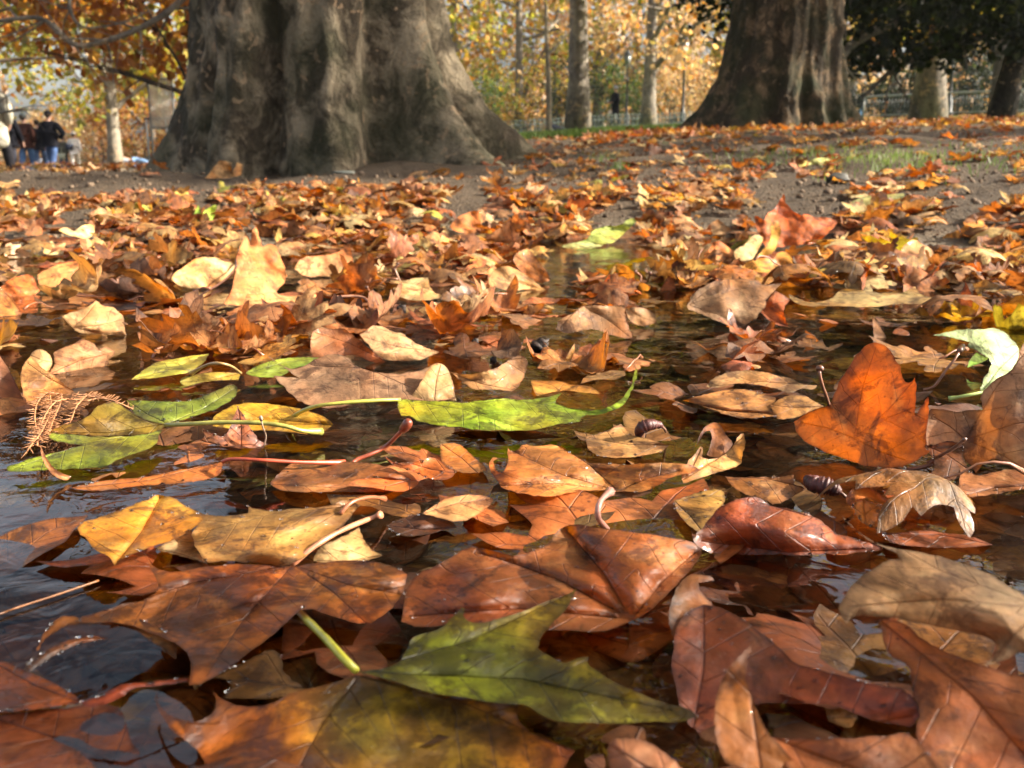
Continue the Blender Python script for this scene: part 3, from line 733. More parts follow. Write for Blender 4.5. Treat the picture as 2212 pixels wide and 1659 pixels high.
def stalk_pts(reg, pts, zs, dpt=None):
    """pixel polyline with a height for each point -> world points"""
    out = []
    for (u, v), z in zip(zc(reg, pts), zs):
        if dpt is None:
            d = ray(u, v); out.append(CAMP + d * ((z - CAMH) / min(d.z, -.01)))
        else: out.append(CAMP + ray(u, v) * dpt)
    return out
def smooth_path(P, k=4):
    P = [Vector(p) for p in P]; out = []
    for i in range(len(P) - 1):
        p0, p1, p2, p3 = P[max(i - 1, 0)], P[i], P[i + 1], P[min(i + 2, len(P) - 1)]
        for j in range(k):
            t = j / k; out.append(.5 * ((2 * p1) + (p2 - p0) * t + (2 * p0 - 5 * p1 + 4 * p2 - p3) * t * t + (3 * p1 - p0 - 3 * p2 + p3) * t ** 3))
    return out + [P[-1]]
GR_NEAR = 'autumn leaves lying in and around the puddle'
def hero(label, color, wet, patches, stalk=None, stalk_col=(.30, .10, .04), cat='leaf', name='plane_leaf'):
    L = [patch(**p) for p in patches]; O = L[0]['A'].copy()
    r = empty(name, O); tag(r, label, cat, GR_NEAR)
    for k_, q_ in enumerate(L):
        nm_ = 'fold' if k_ else 'blade'; b = ob(nm_, merge_patches([q_], nm_, O), r); b.color = (*color, wet)
    if stalk:
        reg, pts, zs, rad = stalk[:4]; dp = stalk[4] if len(stalk) > 4 else None
        W = [p - O for p in smooth_path(stalk_pts(reg, pts, zs, dp))]
        m = len(W); rr = [rad * (1 + .9 * max(0, (i / (m - 1) - .82) / .18)) for i in range(m)]
        rr = [q * .78 * (1 + .18 * noise.noise(Vector((i * .7, rad * 9e3, 0)))) for i, q in enumerate(rr)]
        mb = MB(); mb.tube([tuple(p) for p in W], rr, 8); s = mb.build('stalk', M_stalk, r); s.color = (*stalk_col, 1)
    return r
OR = (.50, .20, .045); BR = (.27, .10, .038); TAN = (.40, .23, .115); GOLD = (.50, .27, .045); RED = (.33, .085, .028); YG = (.34, .33, .03); GRN = (.22, .34, .035)
PALE = (.50, .36, .22); CREAM = (.62, .47, .29); DKB = (.13, .055, .03); GREY = (.36, .25, .165)
def h1(label, reg, pts, col, wet=.5, stalk=None, scol=(.30, .10, .04), name='plane_leaf', **kw):
    h1.k += 1; kw.setdefault('seed', h1.k)
    return hero(label, col, wet, [dict(reg=reg, pts=pts, **kw)], stalk, scol, name=name)
h1.k = 0
# ---- foreground
hero('large yellow green and brown spotted leaf with raised points, lowest and nearest in the puddle', (.46, .34, .03), .8, [
    dict(reg='H', seed=1, blotch=1.0, z0=.007, tilt=13, amp=.008, pillow=.0025, curl=.002, hub=(110, 672), tips=[(1500, 160), (775, 262), (2200, 930)], tint2=(.6, .88, .6),
         pts=[(110, 670), (300, 650), (370, 610), (420, 530), (450, 450), (530, 420), (640, 390), (730, 310), (775, 252), (800, 262), (790, 320), (830, 350), (900, 365), (1000, 330), (1100, 300), (1180, 280), (1330, 220), (1450, 170), (1515, 138), (1480, 230), (1430, 290), (1360, 370), (1290, 440), (1270, 520), (1370, 580), (1440, 622), (1520, 590), (1600, 573), (1585, 610), (1620, 650), (1750, 730), (1900, 800), (2080, 870), (2250, 910), (2300, 960), (2200, 1000), (2000, 995), (1750, 1005), (1450, 1005), (1300, 960), (1200, 890), (1140, 880), (850, 850), (500, 790), (300, 720)]),
    dict(reg='H', seed=2, blotch=1.05, z0=.006, tilt=9, amp=.008, pillow=.0025, curl=.003, anchor=(800, 850), hub=(110, 700), tips=[(-1190, 780), (-835, 805), (1500, 1185), (-300, 1330)], tint=(1.35, .62, .9), tint2=(.85, .8, .9),
         pts=[(110, 690), (300, 735), (500, 800), (850, 860), (1140, 892), (1130, 960), (1200, 1050), (1330, 1110), (1510, 1185), (1440, 1290), (1400, 1420), (300, 1450), (-400, 1450), (-872, 1420), (-872, 1310), (-905, 1210), (-1012, 1120), (-1132, 1010), (-1202, 900), (-1210, 825), (-1180, 765), (-1195, 840), (-1152, 935), (-1062, 980), (-932, 1005), (-812, 930), (-812, 860), (-840, 793), (-772, 850), (-652, 900), (-462, 885), (-312, 800), (-112, 765), (0, 725)])],
    ('H', [(100, 668), (20, 590), (-100, 460), (-240, 320), (-330, 225)], [.008, .012, .013, .010, -.004], .0018), (.45, .42, .04))
hero('large orange brown spotted wet leaf with an upturned left point, left of the green leaf', OR, .85, [
    dict(reg='W', seed=3, blotch=.9, z0=.006, tilt=3, amp=.009, pillow=.002, curl=.003, hub=(632, 1220), tint2=(.55, .5, .6),
         tips=[(318, 1212), (200, 1335), (440, 1470), (795, 1350), (868, 1285)],
         pts=[(312, 1195), (328, 1228), (380, 1240), (450, 1220), (560, 1218), (625, 1228), (700, 1212), (790, 1210), (860, 1225), (882, 1240), (868, 1290), (840, 1320), (790, 1354), (730, 1335), (660, 1310), (620, 1345), (560, 1392), (500, 1442), (440, 1477), (408, 1480), (415, 1440), (400, 1400), (340, 1372), (270, 1345), (160, 1342), (240, 1312), (330, 1290), (345, 1262)])],
    ('W', [(630, 1222), (680, 1180), (740, 1145), (800, 1120), (822, 1112)], [.006, .012, .014, .012, .014], .0015), (.50, .20, .10))
h1('golden ribbed oval leaf with a sharp midrib, resting on the water left of centre', 'D', [(498, 960), (560, 925), (630, 908), (720, 880), (830, 840), (930, 800), (1020, 753), (1090, 765), (1130, 790), (1250, 850), (1315, 905), (1290, 950), (1150, 1040), (950, 1110), (800, 1165), (745, 1215), (700, 1160), (600, 1110), (560, 1040), (505, 1015)],
   (.58, .32, .05), .6, z0=.007, tilt=5, hub=(745, 1212), tips=[(1045, 765)], amp=.003, pillow=.004, name='beech_leaf')
h1('brown and gold blotched leaf with a small hooked tip, right of the golden ribbed leaf', 'D', [(1255, 855), (1330, 890), (1500, 900), (1610, 880), (1600, 818), (1650, 855), (1750, 862), (1900, 850), (2130, 835), (2250, 780), (2330, 830), (2230, 960), (2000, 1150), (1850, 1230), (1650, 1200), (1400, 1190), (1330, 1200), (1260, 1080), (1240, 1000), (1290, 950)],
   (.52, .30, .10), .6, tint2=(.5, .42, .4), z0=.006, tilt=3, amp=.006, stalk=('W', [(735, 1110), (760, 1085), (800, 1074), (830, 1078)], [.012, .016, .014, .008], .0013))
h1('small pale triangular leaf tucked under the golden ribbed leaf', 'D', [(1000, 1110), (1120, 1040), (1240, 980), (1275, 1060), (1340, 1205), (1180, 1160)], PALE, .5, z0=.003)
h1('pale tan folded leaf piece under the orange stalk beside the brown blotched leaf', 'W', [(676, 1212), (690, 1180), (740, 1160), (775, 1140), (795, 1185), (830, 1200), (780, 1215), (720, 1218)], CREAM, .4, z0=.004, tilt=12)
hero('long mottled green leaf with a folded yellow lobe, left side of the puddle', (.24, .27, .05), .75, [
    dict(reg='D', seed=11, z0=.006, tilt=14, amp=.004, hub=(1085, 300), tint=(1, 1.1, 1), tint2=(.8, .6, .7), pts=[(825, 150), (1000, 152), (1200, 157), (1350, 110), (1500, 38), (1537, 60), (1522, 140), (1400, 200), (1300, 240), (1090, 305), (960, 285), (850, 220)]),
    dict(reg='D', seed=12, z0=.006, tilt=24, amp=.005, curl=.002, hub=(1085, 300), tint=(.9, .85, 1.1), tint2=(1.5, .8, .6), pts=[(300, 355), (390, 310), (470, 292), (560, 262), (620, 190), (690, 163), (760, 158), (850, 225), (960, 288), (1085, 305), (1020, 352), (900, 372), (640, 380), (430, 362)]),
    dict(reg='D', seed=13, z0=.004, tilt=10, amp=.004, hub=(1060, 335), tips=[(60, 600), (330, 375)], tint=(1.5, 1.35, .6), tint2=(1.1, 1.15, .8), pts=[(310, 362), (430, 368), (640, 384), (900, 377), (1060, 335), (1022, 370), (1012, 440), (900, 490), (800, 512), (730, 550), (660, 592), (620, 578), (560, 587), (300, 600), (100, 614), (45, 600), (50, 575), (140, 548), (260, 510), (450, 460), (540, 437), (400, 420), (330, 400)])],
    ('D', [(1070, 308), (1250, 300), (1450, 290), (1700, 295), (1850, 315), (1960, 345), (2080, 350)], [.012, .016, .018, .018, .016, .012, .008], .0018), (.33, .30, .06))
h1('yellow ribbed oval leaf lying behind the green leaf stalk', 'D', [(1370, 270), (1420, 220), (1540, 165), (1700, 163), (1900, 190), (2050, 230), (2130, 270), (2158, 312), (2050, 372), (1800, 345), (1500, 335), (1380, 315)],
   (.55, .34, .03), .5, z0=.003, tilt=16, hub=(2150, 310), tips=[(1375, 290)], pillow=.003, name='beech_leaf')
h1('bright green floating leaf with a long thin raised tip, centre of the puddle', 'E', [(362, 138), (520, 150), (740, 157), (790, 162), (1000, 135), (1200, 147), (1340, 122), (1432, 98), (1400, 140), (1385, 172), (1440, 192), (1480, 202), (1600, 217), (1700, 205), (1800, 158), (1850, 90), (1895, 0), (1908, -60), (1912, 0), (1880, 100), (1830, 160), (1780, 205), (1690, 237), (1560, 252), (1530, 292), (1350, 312), (1230, 342), (1000, 347), (800, 330), (500, 290), (455, 240), (385, 250)],
   (.30, .42, .03), .6, z0=.008, tilt=10, hub=(370, 142), tips=[(1700, 235), (1200, 340), (1420, 105)], tint2=(1.3, .9, .7), amp=.004, sharp=100,
   stalk=('E', [(380, 143), (200, 150), (0, 165), (-160, 185), (-270, 225), (-350, 290)], [.02, .022, .022, .02, .014, .004], .0016), scol=(.38, .36, .06))
hero('orange tan floating leaf curling up in a pale hooked lobe, centre of the puddle', (.52, .23, .065), .6, [
    dict(reg='E', seed=21, z0=.004, tilt=4, amp=.0045, pillow=.002, curl=.002, hub=(1790, 735), tips=[(1010, 700), (1090, 470), (1400, 435), (2200, 600)], tint2=(.8, .65, .6), pts=[(1075, 440), (1090, 475), (1130, 468), (1180, 432), (1260, 445), (1380, 426), (1460, 470), (1530, 520), (1620, 560), (1900, 560), (2100, 552), (2250, 560), (2330, 600), (2130, 645), (2040, 700), (1960, 742), (1850, 742), (1700, 732), (1500, 742), (1370, 772), (1280, 770), (1150, 750), (1050, 720), (1000, 660), (962, 600), (952, 540), (990, 513), (1038, 540), (1000, 527), (978, 550), (990, 600), (1030, 618), (1060, 590), (1085, 540)]),
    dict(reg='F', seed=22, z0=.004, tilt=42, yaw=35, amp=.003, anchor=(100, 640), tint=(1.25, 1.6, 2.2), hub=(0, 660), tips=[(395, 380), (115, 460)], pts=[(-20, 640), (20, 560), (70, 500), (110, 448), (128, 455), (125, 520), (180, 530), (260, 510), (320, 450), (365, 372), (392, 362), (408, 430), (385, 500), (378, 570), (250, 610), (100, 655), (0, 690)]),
    dict(reg='F', seed=23, z0=.008, tilt=60, amp=.003, anchor=(200, 500), tint=(.9, .8, .7), noveins=True, pts=[(88, 440), (105, 370), (150, 310), (200, 288), (240, 302), (270, 360), (325, 430), (290, 480), (240, 520), (190, 520), (150, 500), (175, 450), (190, 390), (175, 345), (140, 350), (112, 400)])],
    ('W', [(1312, 1142), (1292, 1118), (1296, 1085), (1318, 1062)], [.016, .03, .036, .036], .0016), (.42, .20, .15))
# ---- right side
h1('bright orange leaf standing upright out of the water, dark veins glowing in the sun', 'F',
   [(1195, -220), (1270, -227), (1325, -205), (1372, -150), (1402, -70), (1435, 25), (1470, 35), (1508, -5), (1517, 100), (1505, 250), (1545, 190), (1590, 128), (1592, 300), (1560, 440), (1602, 480), (1500, 545), (1400, 590), (1200, 582), (1000, 520), (850, 460), (760, 400), (718, 285), (780, 240), (900, 190), (950, 170), (1000, 60), (1060, -50), (1120, -150)],
   (.50, .155, .042), .35, z0=.001, tilt=62, yaw=-20, anchor=(1150, 560), hub=(1110, 395), tips=[(1255, -215), (1505, 10), (1580, 160), (760, 290), (1450, 540)], amp=.004, curl=.003, pillow=.001)
h1('big brownish leaf seen from its veined underside, cut by the right edge of the photo', 'W', [(2245, 715), (2205, 742), (2198, 790), (2150, 820), (2117, 853), (2122, 885), (2060, 888), (2010, 883), (1998, 920), (2002, 962), (2078, 960), (2083, 990), (2108, 1022), (2125, 998), (2160, 988), (2245, 1040), (2300, 1000), (2300, 760)],
   (.36, .20, .13), .25, z0=.002, tilt=58, yaw=4, anchor=(2110, 1018), hub=(2085, 950), tips=[(2240, 730), (2015, 900), (2300, 900), (2240, 1030)], amp=.006, stalk=('W', [(2085, 948), (2060, 968), (2030, 985), (2005, 1002)], [.03, .02, .012, .006], .0013), scol=(.16, .08, .05))
hero('pale green to white curled leaf arching over at the right edge behind the brown leaf', (.42, .56, .20), .25, [
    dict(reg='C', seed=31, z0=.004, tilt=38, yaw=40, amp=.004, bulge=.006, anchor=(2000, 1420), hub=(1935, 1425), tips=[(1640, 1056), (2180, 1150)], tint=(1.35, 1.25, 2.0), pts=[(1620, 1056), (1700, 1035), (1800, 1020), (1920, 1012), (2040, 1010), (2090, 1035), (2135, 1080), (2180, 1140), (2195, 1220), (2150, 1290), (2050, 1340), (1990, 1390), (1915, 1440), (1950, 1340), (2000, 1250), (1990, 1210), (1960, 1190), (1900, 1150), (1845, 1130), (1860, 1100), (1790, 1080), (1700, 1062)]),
    dict(reg='C', seed=32, z0=.004, tilt=55, amp=.003, anchor=(1850, 1270), tint=(.85, 1.05, .4), noveins=True, pts=[(1845, 1265), (1860, 1210), (1905, 1165), (1950, 1190), (1990, 1200), (1940, 1235)])],
    ('F', [(1960, 92), (1850, 115), (1725, 138)], [.012, .01, .006], .0016), (.40, .50, .14))
h1('large pale brown leaf raised above the water, nearest at the lower right', 'I', [(1025, -343), (1095, -270), (1180, -200), (1260, -150), (1480, -110), (1750, -60), (1950, 20), (2212, 170), (2350, 260), (2350, 560), (2212, 540), (2080, 600), (1958, 632), (2030, 545), (2022, 470), (1950, 440), (1700, 390), (1500, 350), (1380, 318), (1180, 308), (1090, 320), (1060, 362), (1015, 290), (1020, 220), (1080, 130), (1200, 20), (1330, -50), (1400, -62), (1390, -100), (1330, -125), (1230, -170), (1120, -240)],
   (.52, .36, .24), .1, z0=.034, tilt=14, yaw=25, anchor=(1060, 360), hub=(2340, 260), tips=[(1040, -330), (1030, 250), (1990, 620)], amp=.004, bulge=.012, curl=-.002)
h1('reddish brown leaf folded under the pale raised leaf at the bottom right corner', 'I', [(1270, 328), (1450, 355), (1560, 470), (1750, 560), (1960, 640), (2400, 760), (2400, 1420), (1700, 1420), (1650, 1300), (1560, 1180), (1500, 1050), (1540, 930), (1490, 780), (1460, 620), (1365, 595), (1310, 500)],
   (.42, .15, .055), .5, z0=.012, tilt=14, anchor=(1460, 900), amp=.006, pillow=.002)
hero('red brown leaf with a pale sun-tinted upturned fold, just right of the large green leaf', (.30, .095, .04), .8, [
    dict(reg='I', seed=35, z0=.008, tilt=18, amp=.006, curl=.002, tint2=(1.2, 1.1, 1.1), anchor=(300, 900), hub=(60, 1060), pts=[(0, 300), (110, 230), (210, 245), (350, 300), (450, 370), (560, 460), (660, 560), (720, 620), (850, 650), (960, 680), (1280, 760), (1460, 790), (1540, 930), (1480, 1035), (1300, 1010), (1150, 960), (960, 880), (850, 880), (500, 870), (420, 900), (300, 1150), (60, 1060), (-20, 900), (-80, 620), (-60, 430)]),
    dict(reg='I', seed=36, z0=.012, tilt=40, yaw=35, amp=.004, anchor=(0, 520), noveins=True, tint=(2.0, 3.4, 4.2), pts=[(10, 60), (60, 35), (190, 55), (200, 80), (100, 95), (105, 150), (205, 245), (225, 330), (160, 430), (90, 470), (0, 520), (-60, 470), (-100, 330), (-60, 150)])])  # sun sheen on the upturned fold is put into its pale tint
h1('orange leaf lobe twisting up like a flame, bottom right', 'I', [(458, 482), (440, 540), (410, 600), (402, 720), (450, 860), (500, 980), (540, 1060), (650, 1170), (780, 1330), (300, 1300), (220, 1150), (195, 950), (230, 780), (270, 690), (300, 640), (380, 560)],
   (.55, .21, .05), .5, z0=.010, tilt=58, anchor=(450, 1250), amp=.005, curl=.004, hub=(500, 1300), tips=[(450, 500)])
h1('brown leaf strip along the very bottom right of the photo', 'I', [(560, 1095), (800, 1110), (1000, 1108), (1300, 1090), (1480, 1060), (1640, 1280), (1690, 1420), (760, 1420)], (.40, .15, .05), .6, z0=.012, tilt=16, amp=.005)
h1('pinkish brown rolled leaf end at the bottom edge, right of the green leaf', 'H', [(1722, 1180), (1735, 1130), (1760, 1105), (1820, 1100), (1950, 1110), (2050, 1160), (2200, 1280), (2260, 1420), (1760, 1420), (1730, 1260)], (.45, .22, .14), .5, z0=.012, tilt=30, bulge=.008, amp=.003)
h1('shiny red brown humped leaf behind the bottom right leaves, beaded with drops', 'F', [(60, 1050), (100, 1000), (180, 900), (230, 850), (270, 818), (400, 778), (500, 776), (580, 840), (700, 858), (840, 895), (950, 975), (1000, 1020), (1280, 1088), (1300, 1120), (1000, 1150), (600, 1152), (200, 1142), (110, 1115)],
   (.40, .13, .06), 1., z0=.0, tilt=32, bulge=.010, amp=.003, pillow=.003, hub=(1290, 1110), tips=[(80, 1060), (420, 790)], tint2=(1.1, 1.25, 1.3))
h1('broad orange brown puckered leaf folded at the right, centre foreground', 'W', [(1188, 1175), (1200, 1150), (1240, 1130), (1290, 1138), (1360, 1150), (1450, 1160), (1510, 1178), (1517, 1200), (1485, 1240), (1435, 1290), (1385, 1335), (1365, 1340), (1300, 1367), (1200, 1362), (1150, 1352), (1000, 1342), (905, 1358), (868, 1342), (875, 1280), (900, 1240), (960, 1215), (1010, 1178), (1060, 1190), (1120, 1205)],
   (.46, .18, .06), .8, z0=.004, tilt=10, hub=(1365, 1338), tips=[(880, 1330), (1030, 1190), (1220, 1140), (1505, 1190)], amp=.010, pillow=.005, tint2=(.6, .5, .5))
h1('thin curled tan leaf tip floating near the middle, dark spots on it', 'E', [(520, 880), (600, 830), (700, 770), (850, 753), (980, 778), (985, 800), (900, 885), (760, 945), (620, 905)], (.55, .32, .17), .5, z0=.004, tilt=12)
h1('dark brown crinkled submerged leaf beside the curled tan tip', 'E', [(290, 960), (400, 905), (500, 885), (620, 905), (700, 922), (750, 972), (660, 985), (560, 1020), (380, 1032)], DKB, .8, z0=.002, tilt=6)
h1('flat brown leaf awash just behind the puddle centre, orange edge', 'E', [(-470, 690), (-350, 560), (-250, 545), (0, 540), (200, 550), (330, 590), (465, 668), (350, 650), (200, 640), (355, 690), (300, 745), (0, 740), (-200, 745), (-400, 735)], (.34, .14, .05), .8, z0=.002, tilt=3)
hero('small orange folded leaf with a sharp curved tip, left of the orange tan leaf', (.48, .17, .045), .6, [
    dict(reg='E', seed=41, z0=.002, tilt=30, amp=.003, hub=(900, 640), pts=[(270, 503), (330, 545), (420, 572), (540, 520), (612, 518), (650, 550), (740, 612), (700, 662), (560, 660), (480, 612), (410, 590), (330, 570)]),
    dict(reg='E', seed=42, z0=.002, tilt=3, amp=.004, tint=(.9, 1.2, 1.3), hub=(900, 640), pts=[(640, 430), (760, 420), (860, 520), (960, 605), (860, 622), (745, 612), (650, 550), (638, 500)])])
h1('small pale brown leaf awash under the red curled catkin', 'E', [(1580, 385), (1660, 362), (1740, 338), (1810, 298), (1850, 350), (1895, 380), (2000, 395), (2120, 440), (2080, 480), (1900, 520), (1700, 520), (1600, 480)], (.50, .28, .12), .6, z0=.003, tilt=6)
h1('slim orange rolled leaf lying in the water under the long green leaf', 'D', [(460, 715), (560, 690), (700, 662), (920, 650), (1100, 610), (1380, 560), (1445, 540), (1425, 640), (1300, 668), (1100, 692), (900, 700), (700, 732), (520, 730)],
   (.50, .19, .05), .6, z0=.003, tilt=22, bulge=.003, stalk=('D', [(1440, 545), (1500, 528), (1700, 535), (1950, 548), (2230, 552)], [.012, .014, .014, .01, .004], .0014), scol=(.42, .07, .03))
h1('thin curved orange leaf tip sticking up from the left water', 'D', [(262, 440), (275, 470), (300, 520), (350, 590), (410, 625), (462, 640), (430, 672), (350, 640), (290, 570), (265, 500)], (.55, .22, .07), .4, z0=.0, tilt=55, noveins=True)
h1('dark orange triangular leaf point rising between the long stalks', 'D', [(1540, 188), (1580, 250), (1620, 330), (1680, 420), (1810, 452), (1500, 460), (1280, 405), (1325, 385), (1310, 330), (1420, 385), (1460, 380), (1500, 300)], (.34, .12, .05), .6, z0=.0, tilt=58, hub=(1560, 450))
h1('brown wet leaf at the left edge below the dark root of the reflection', 'G', [(-60, 600), (60, 615), (200, 680), (300, 720), (450, 800), (525, 868), (300, 905), (0, 940), (-60, 940)], (.45, .14, .04), .9, z0=.004, tilt=4)
h1('dark purple brown leaf sunk at the bottom left corner', 'G', [(-60, 960), (200, 920), (500, 905), (640, 850), (800, 920), (830, 1080), (900, 1200), (1010, 1420), (-60, 1420)], (.28, .09, .035), .9, z0=-.001, tilt=2, amp=.003)
h1('thin arched leaf rim lifting at the edge of a dark pool, lower left', 'G', [(430, 300), (560, 330), (700, 348), (800, 312), (900, 322), (1010, 370), (1090, 425), (1150, 500), (1140, 590), (1050, 525), (960, 450), (860, 395), (720, 368), (560, 360), (400, 380), (280, 470), (240, 540), (260, 450), (330, 360)], (.42, .19, .07), .9, z0=.006, tilt=18, noveins=True)
h1('thick red brown rolled stalk end of a sunken leaf, lower left', 'G', [(520, 870), (640, 830), (740, 775), (820, 745), (1000, 735), (1215, 708), (1225, 735), (1000, 765), (860, 775), (780, 840), (660, 890), (560, 905)], (.38, .11, .035), 1., z0=.008, tilt=25, noveins=True, bulge=.003)
h1('bright wet sliver of a leaf edge glinting at the lower left', 'G', [(160, 640), (260, 560), (360, 500), (480, 455), (600, 440), (690, 455), (600, 475), (480, 500), (380, 550), (280, 610), (190, 672)], (.40, .20, .12), 1., z0=.008, tilt=35, noveins=True, bulge=.003)
h1('tan leaf half sunk between the two large leaves of the foreground', 'G', [(1240, 740), (1400, 690), (1600, 600), (1750, 520), (1820, 560), (1850, 700), (1980, 780), (1900, 830), (1650, 850), (1440, 840), (1500, 760), (1460, 715), (1350, 705), (1260, 790)], (.45, .26, .09), .7, z0=.002, tilt=5, tint2=(.4, .35, .3))
hero('curled amber leaf with a looped tip in the right hand water', (.58, .22, .035), .7, [
    dict(reg='F', seed=45, z0=.003, tilt=48, amp=.004, anchor=(1250, 980), hub=(1190, 980), tips=[(1170, 720), (1400, 880)], pts=[(1100, 830), (1140, 790), (1190, 800), (1290, 830), (1400, 870), (1370, 930), (1310, 990), (1250, 980), (1160, 950), (1120, 890)]),
    dict(reg='F', seed=46, z0=.012, tilt=38, amp=.003, anchor=(1200, 830), noveins=True, tint=(.95, .85, .8), pts=[(1055, 780), (1075, 740), (1120, 712), (1180, 702), (1260, 740), (1310, 790), (1420, 808), (1380, 832), (1280, 812), (1200, 780), (1130, 790), (1085, 830), (1060, 815)])])
h1('brown leaf with dark hooked points behind the humped leaf', 'F', [(270, 640), (380, 650), (500, 642), (600, 650), (720, 628), (715, 690), (805, 718), (720, 770), (600, 832), (530, 795), (420, 765), (330, 720)], (.40, .17, .05), .7, z0=.004, tilt=14, amp=.005)
h1('yellow brown half sunk leaf left of the humped leaf', 'F', [(-60, 800), (0, 780), (100, 740), (240, 718), (275, 760), (265, 830), (200, 900), (130, 1010), (60, 985), (-40, 880)], (.44, .27, .08), .7, z0=.002, tilt=5, tint2=(.7, .6, .6))
h1('long red brown wet leaf awash behind the amber curl', 'F', [(1290, 735), (1400, 712), (1520, 715), (1650, 745), (1745, 785), (1600, 802), (1450, 812), (1330, 795)], (.42, .15, .06), .9, z0=.003, tilt=8)
h1('wide wet red leaf lying just under the surface at the right', 'F', [(1290, 1010), (1450, 1000), (1600, 990), (1700, 1010), (1850, 1020), (2010, 1085), (1850, 1105), (1600, 1105), (1350, 1080)], (.36, .12, .05), .9, z0=.0, tilt=3)
h1('dark wet curled leaf under the veined underside leaf at the right', 'F', [(1555, 430), (1620, 410), (1720, 408), (1815, 430), (1820, 530), (1855, 600), (1780, 660), (1690, 680), (1600, 640), (1640, 560), (1590, 480)], (.22, .09, .03), .9, z0=.004, tilt=20)
h1('pink orange wet leaf at the right edge with a stick across it', 'F', [(1800, 592), (1850, 610), (1900, 640), (2000, 620), (2130, 585), (2280, 640), (2280, 710), (2100, 745), (1900, 775), (1770, 775), (1790, 690)], (.50, .22, .10), .8, z0=.004, tilt=8)
h1('brown ribbed leaf flat on the water left of the upright orange leaf', 'F', [(0, 150), (90, 120), (200, 92), (370, 68), (480, 95), (602, 130), (592, 250), (400, 272), (280, 245), (150, 190)], (.46, .22, .08), .6, z0=.004, tilt=8, pillow=.003)
h1('curled tan leaf touching the foot of the upright orange leaf', 'F', [(565, 180), (640, 130), (700, 110), (800, 118), (845, 150), (885, 168), (915, 185), (830, 215), (740, 262), (620, 275), (590, 240)], (.45, .24, .09), .5, z0=.004, tilt=18, bulge=.002)
h1('light brown crisp leaf with holes behind the ribbed brown leaf', 'C', [(150, 1390), (180, 1340), (290, 1292), (430, 1280), (540, 1295), (620, 1320), (700, 1335), (760, 1370), (870, 1382), (850, 1412), (760, 1400), (700, 1440), (600, 1400), (450, 1370), (330, 1370), (240, 1400)], (.46, .29, .16), .3, z0=.006, tilt=20)
# ---- left and middle group
h1('broad dull brown leaf piled behind the long green leaf, spiky left point', 'W', [(578, 768), (600, 785), (640, 802), (700, 765), (740, 765), (775, 795), (850, 810), (905, 802), (935, 787), (958, 786), (975, 820), (985, 862), (880, 864), (800, 862), (720, 885), (650, 872), (625, 845), (590, 812), (650, 818), (620, 800)],
   (.33, .19, .125), .3, z0=.006, tilt=22, hub=(790, 795), amp=.004)
h1('tan leaf folded like a tent with veins showing, behind the dull brown leaf', 'B', [(120, 1050), (170, 1010), (210, 992), (270, 995), (330, 1030), (400, 1042), (440, 1075), (500, 1115), (632, 1162), (560, 1195), (500, 1222), (300, 1217), (240, 1190), (180, 1130)],
   (.46, .28, .16), .15, z0=.003, tilt=38, hub=(630, 1162), tips=[(200, 1000), (120, 1060)], bulge=.003)
h1('rust leaf edge with scalloped rim standing behind the tent folded leaf', 'W', [(671, 775), (671, 720), (690, 707), (715, 712), (740, 707), (765, 725), (800, 755), (834, 782), (810, 787), (760, 762), (725, 780), (695, 792)], (.36, .14, .06), .3, z0=.003, tilt=52)
h1('speckled light brown leaf lobe curling over the green floating leaf', 'B', [(435, 1470), (480, 1410), (520, 1350), (565, 1255), (610, 1235), (660, 1238), (700, 1290), (725, 1380), (738, 1450), (742, 1475), (600, 1480)], (.44, .29, .155), .15, z0=.008, tilt=46, bulge=.005, hub=(600, 1470), tips=[(640, 1240)])
h1('tan leaf bowl with an orange inside, right of the speckled lobe', 'B', [(700, 1290), (760, 1300), (830, 1310), (960, 1282), (1050, 1240), (1110, 1200), (1150, 1180), (1200, 1198), (1208, 1230), (1175, 1340), (1120, 1422), (1040, 1408), (950, 1402), (860, 1410), (760, 1340)],
   (.44, .25, .12), .25, z0=.003, tilt=42, tint2=(.8, .55, .4), amp=.005, curl=.003, hub=(700, 1295), tips=[(1190, 1200), (1120, 1410)])
h1('square brown leaf arched over the water with a rolled left side', 'B', [(1388, 1010), (1410, 950), (1480, 922), (1530, 882), (1600, 853), (1700, 865), (1842, 858), (1832, 920), (1860, 1010), (1888, 1078), (1760, 1060), (1640, 1008), (1540, 1030), (1450, 1047)],
   (.36, .19, .095), .25, z0=.0, tilt=50, hub=(1560, 865), tips=[(1870, 1070), (1410, 1010), (1835, 870)], bulge=.004)
h1('small brown leaf flap beside the square arched leaf', 'B', [(1842, 880), (1900, 868), (1980, 880), (2030, 915), (2038, 975), (1935, 1003), (1850, 950)], (.38, .21, .11), .25, z0=.0, tilt=42)
hero('big hunched brown leaf with smooth veined back, right of centre', (.34, .20, .12), .2, [
    dict(reg='C', seed=51, z0=.0, tilt=48, amp=.005, bulge=.008, anchor=(380, 1010), hub=(30, 860), tips=[(630, 720), (390, 1005), (300, 690)], pts=[(25, 850), (70, 780), (140, 732), (240, 697), (330, 688), (430, 693), (520, 732), (645, 712), (600, 762), (540, 822), (540, 862), (490, 912), (480, 952), (440, 958), (390, 1017), (300, 992), (180, 950), (80, 905), (28, 880)]),
    dict(reg='C', seed=52, z0=.0, tilt=40, amp=.003, anchor=(620, 1000), tint=(1.15, .6, .35), pts=[(500, 900), (545, 830), (600, 768), (700, 822), (650, 880), (662, 960), (685, 1002), (600, 990), (540, 945)])])
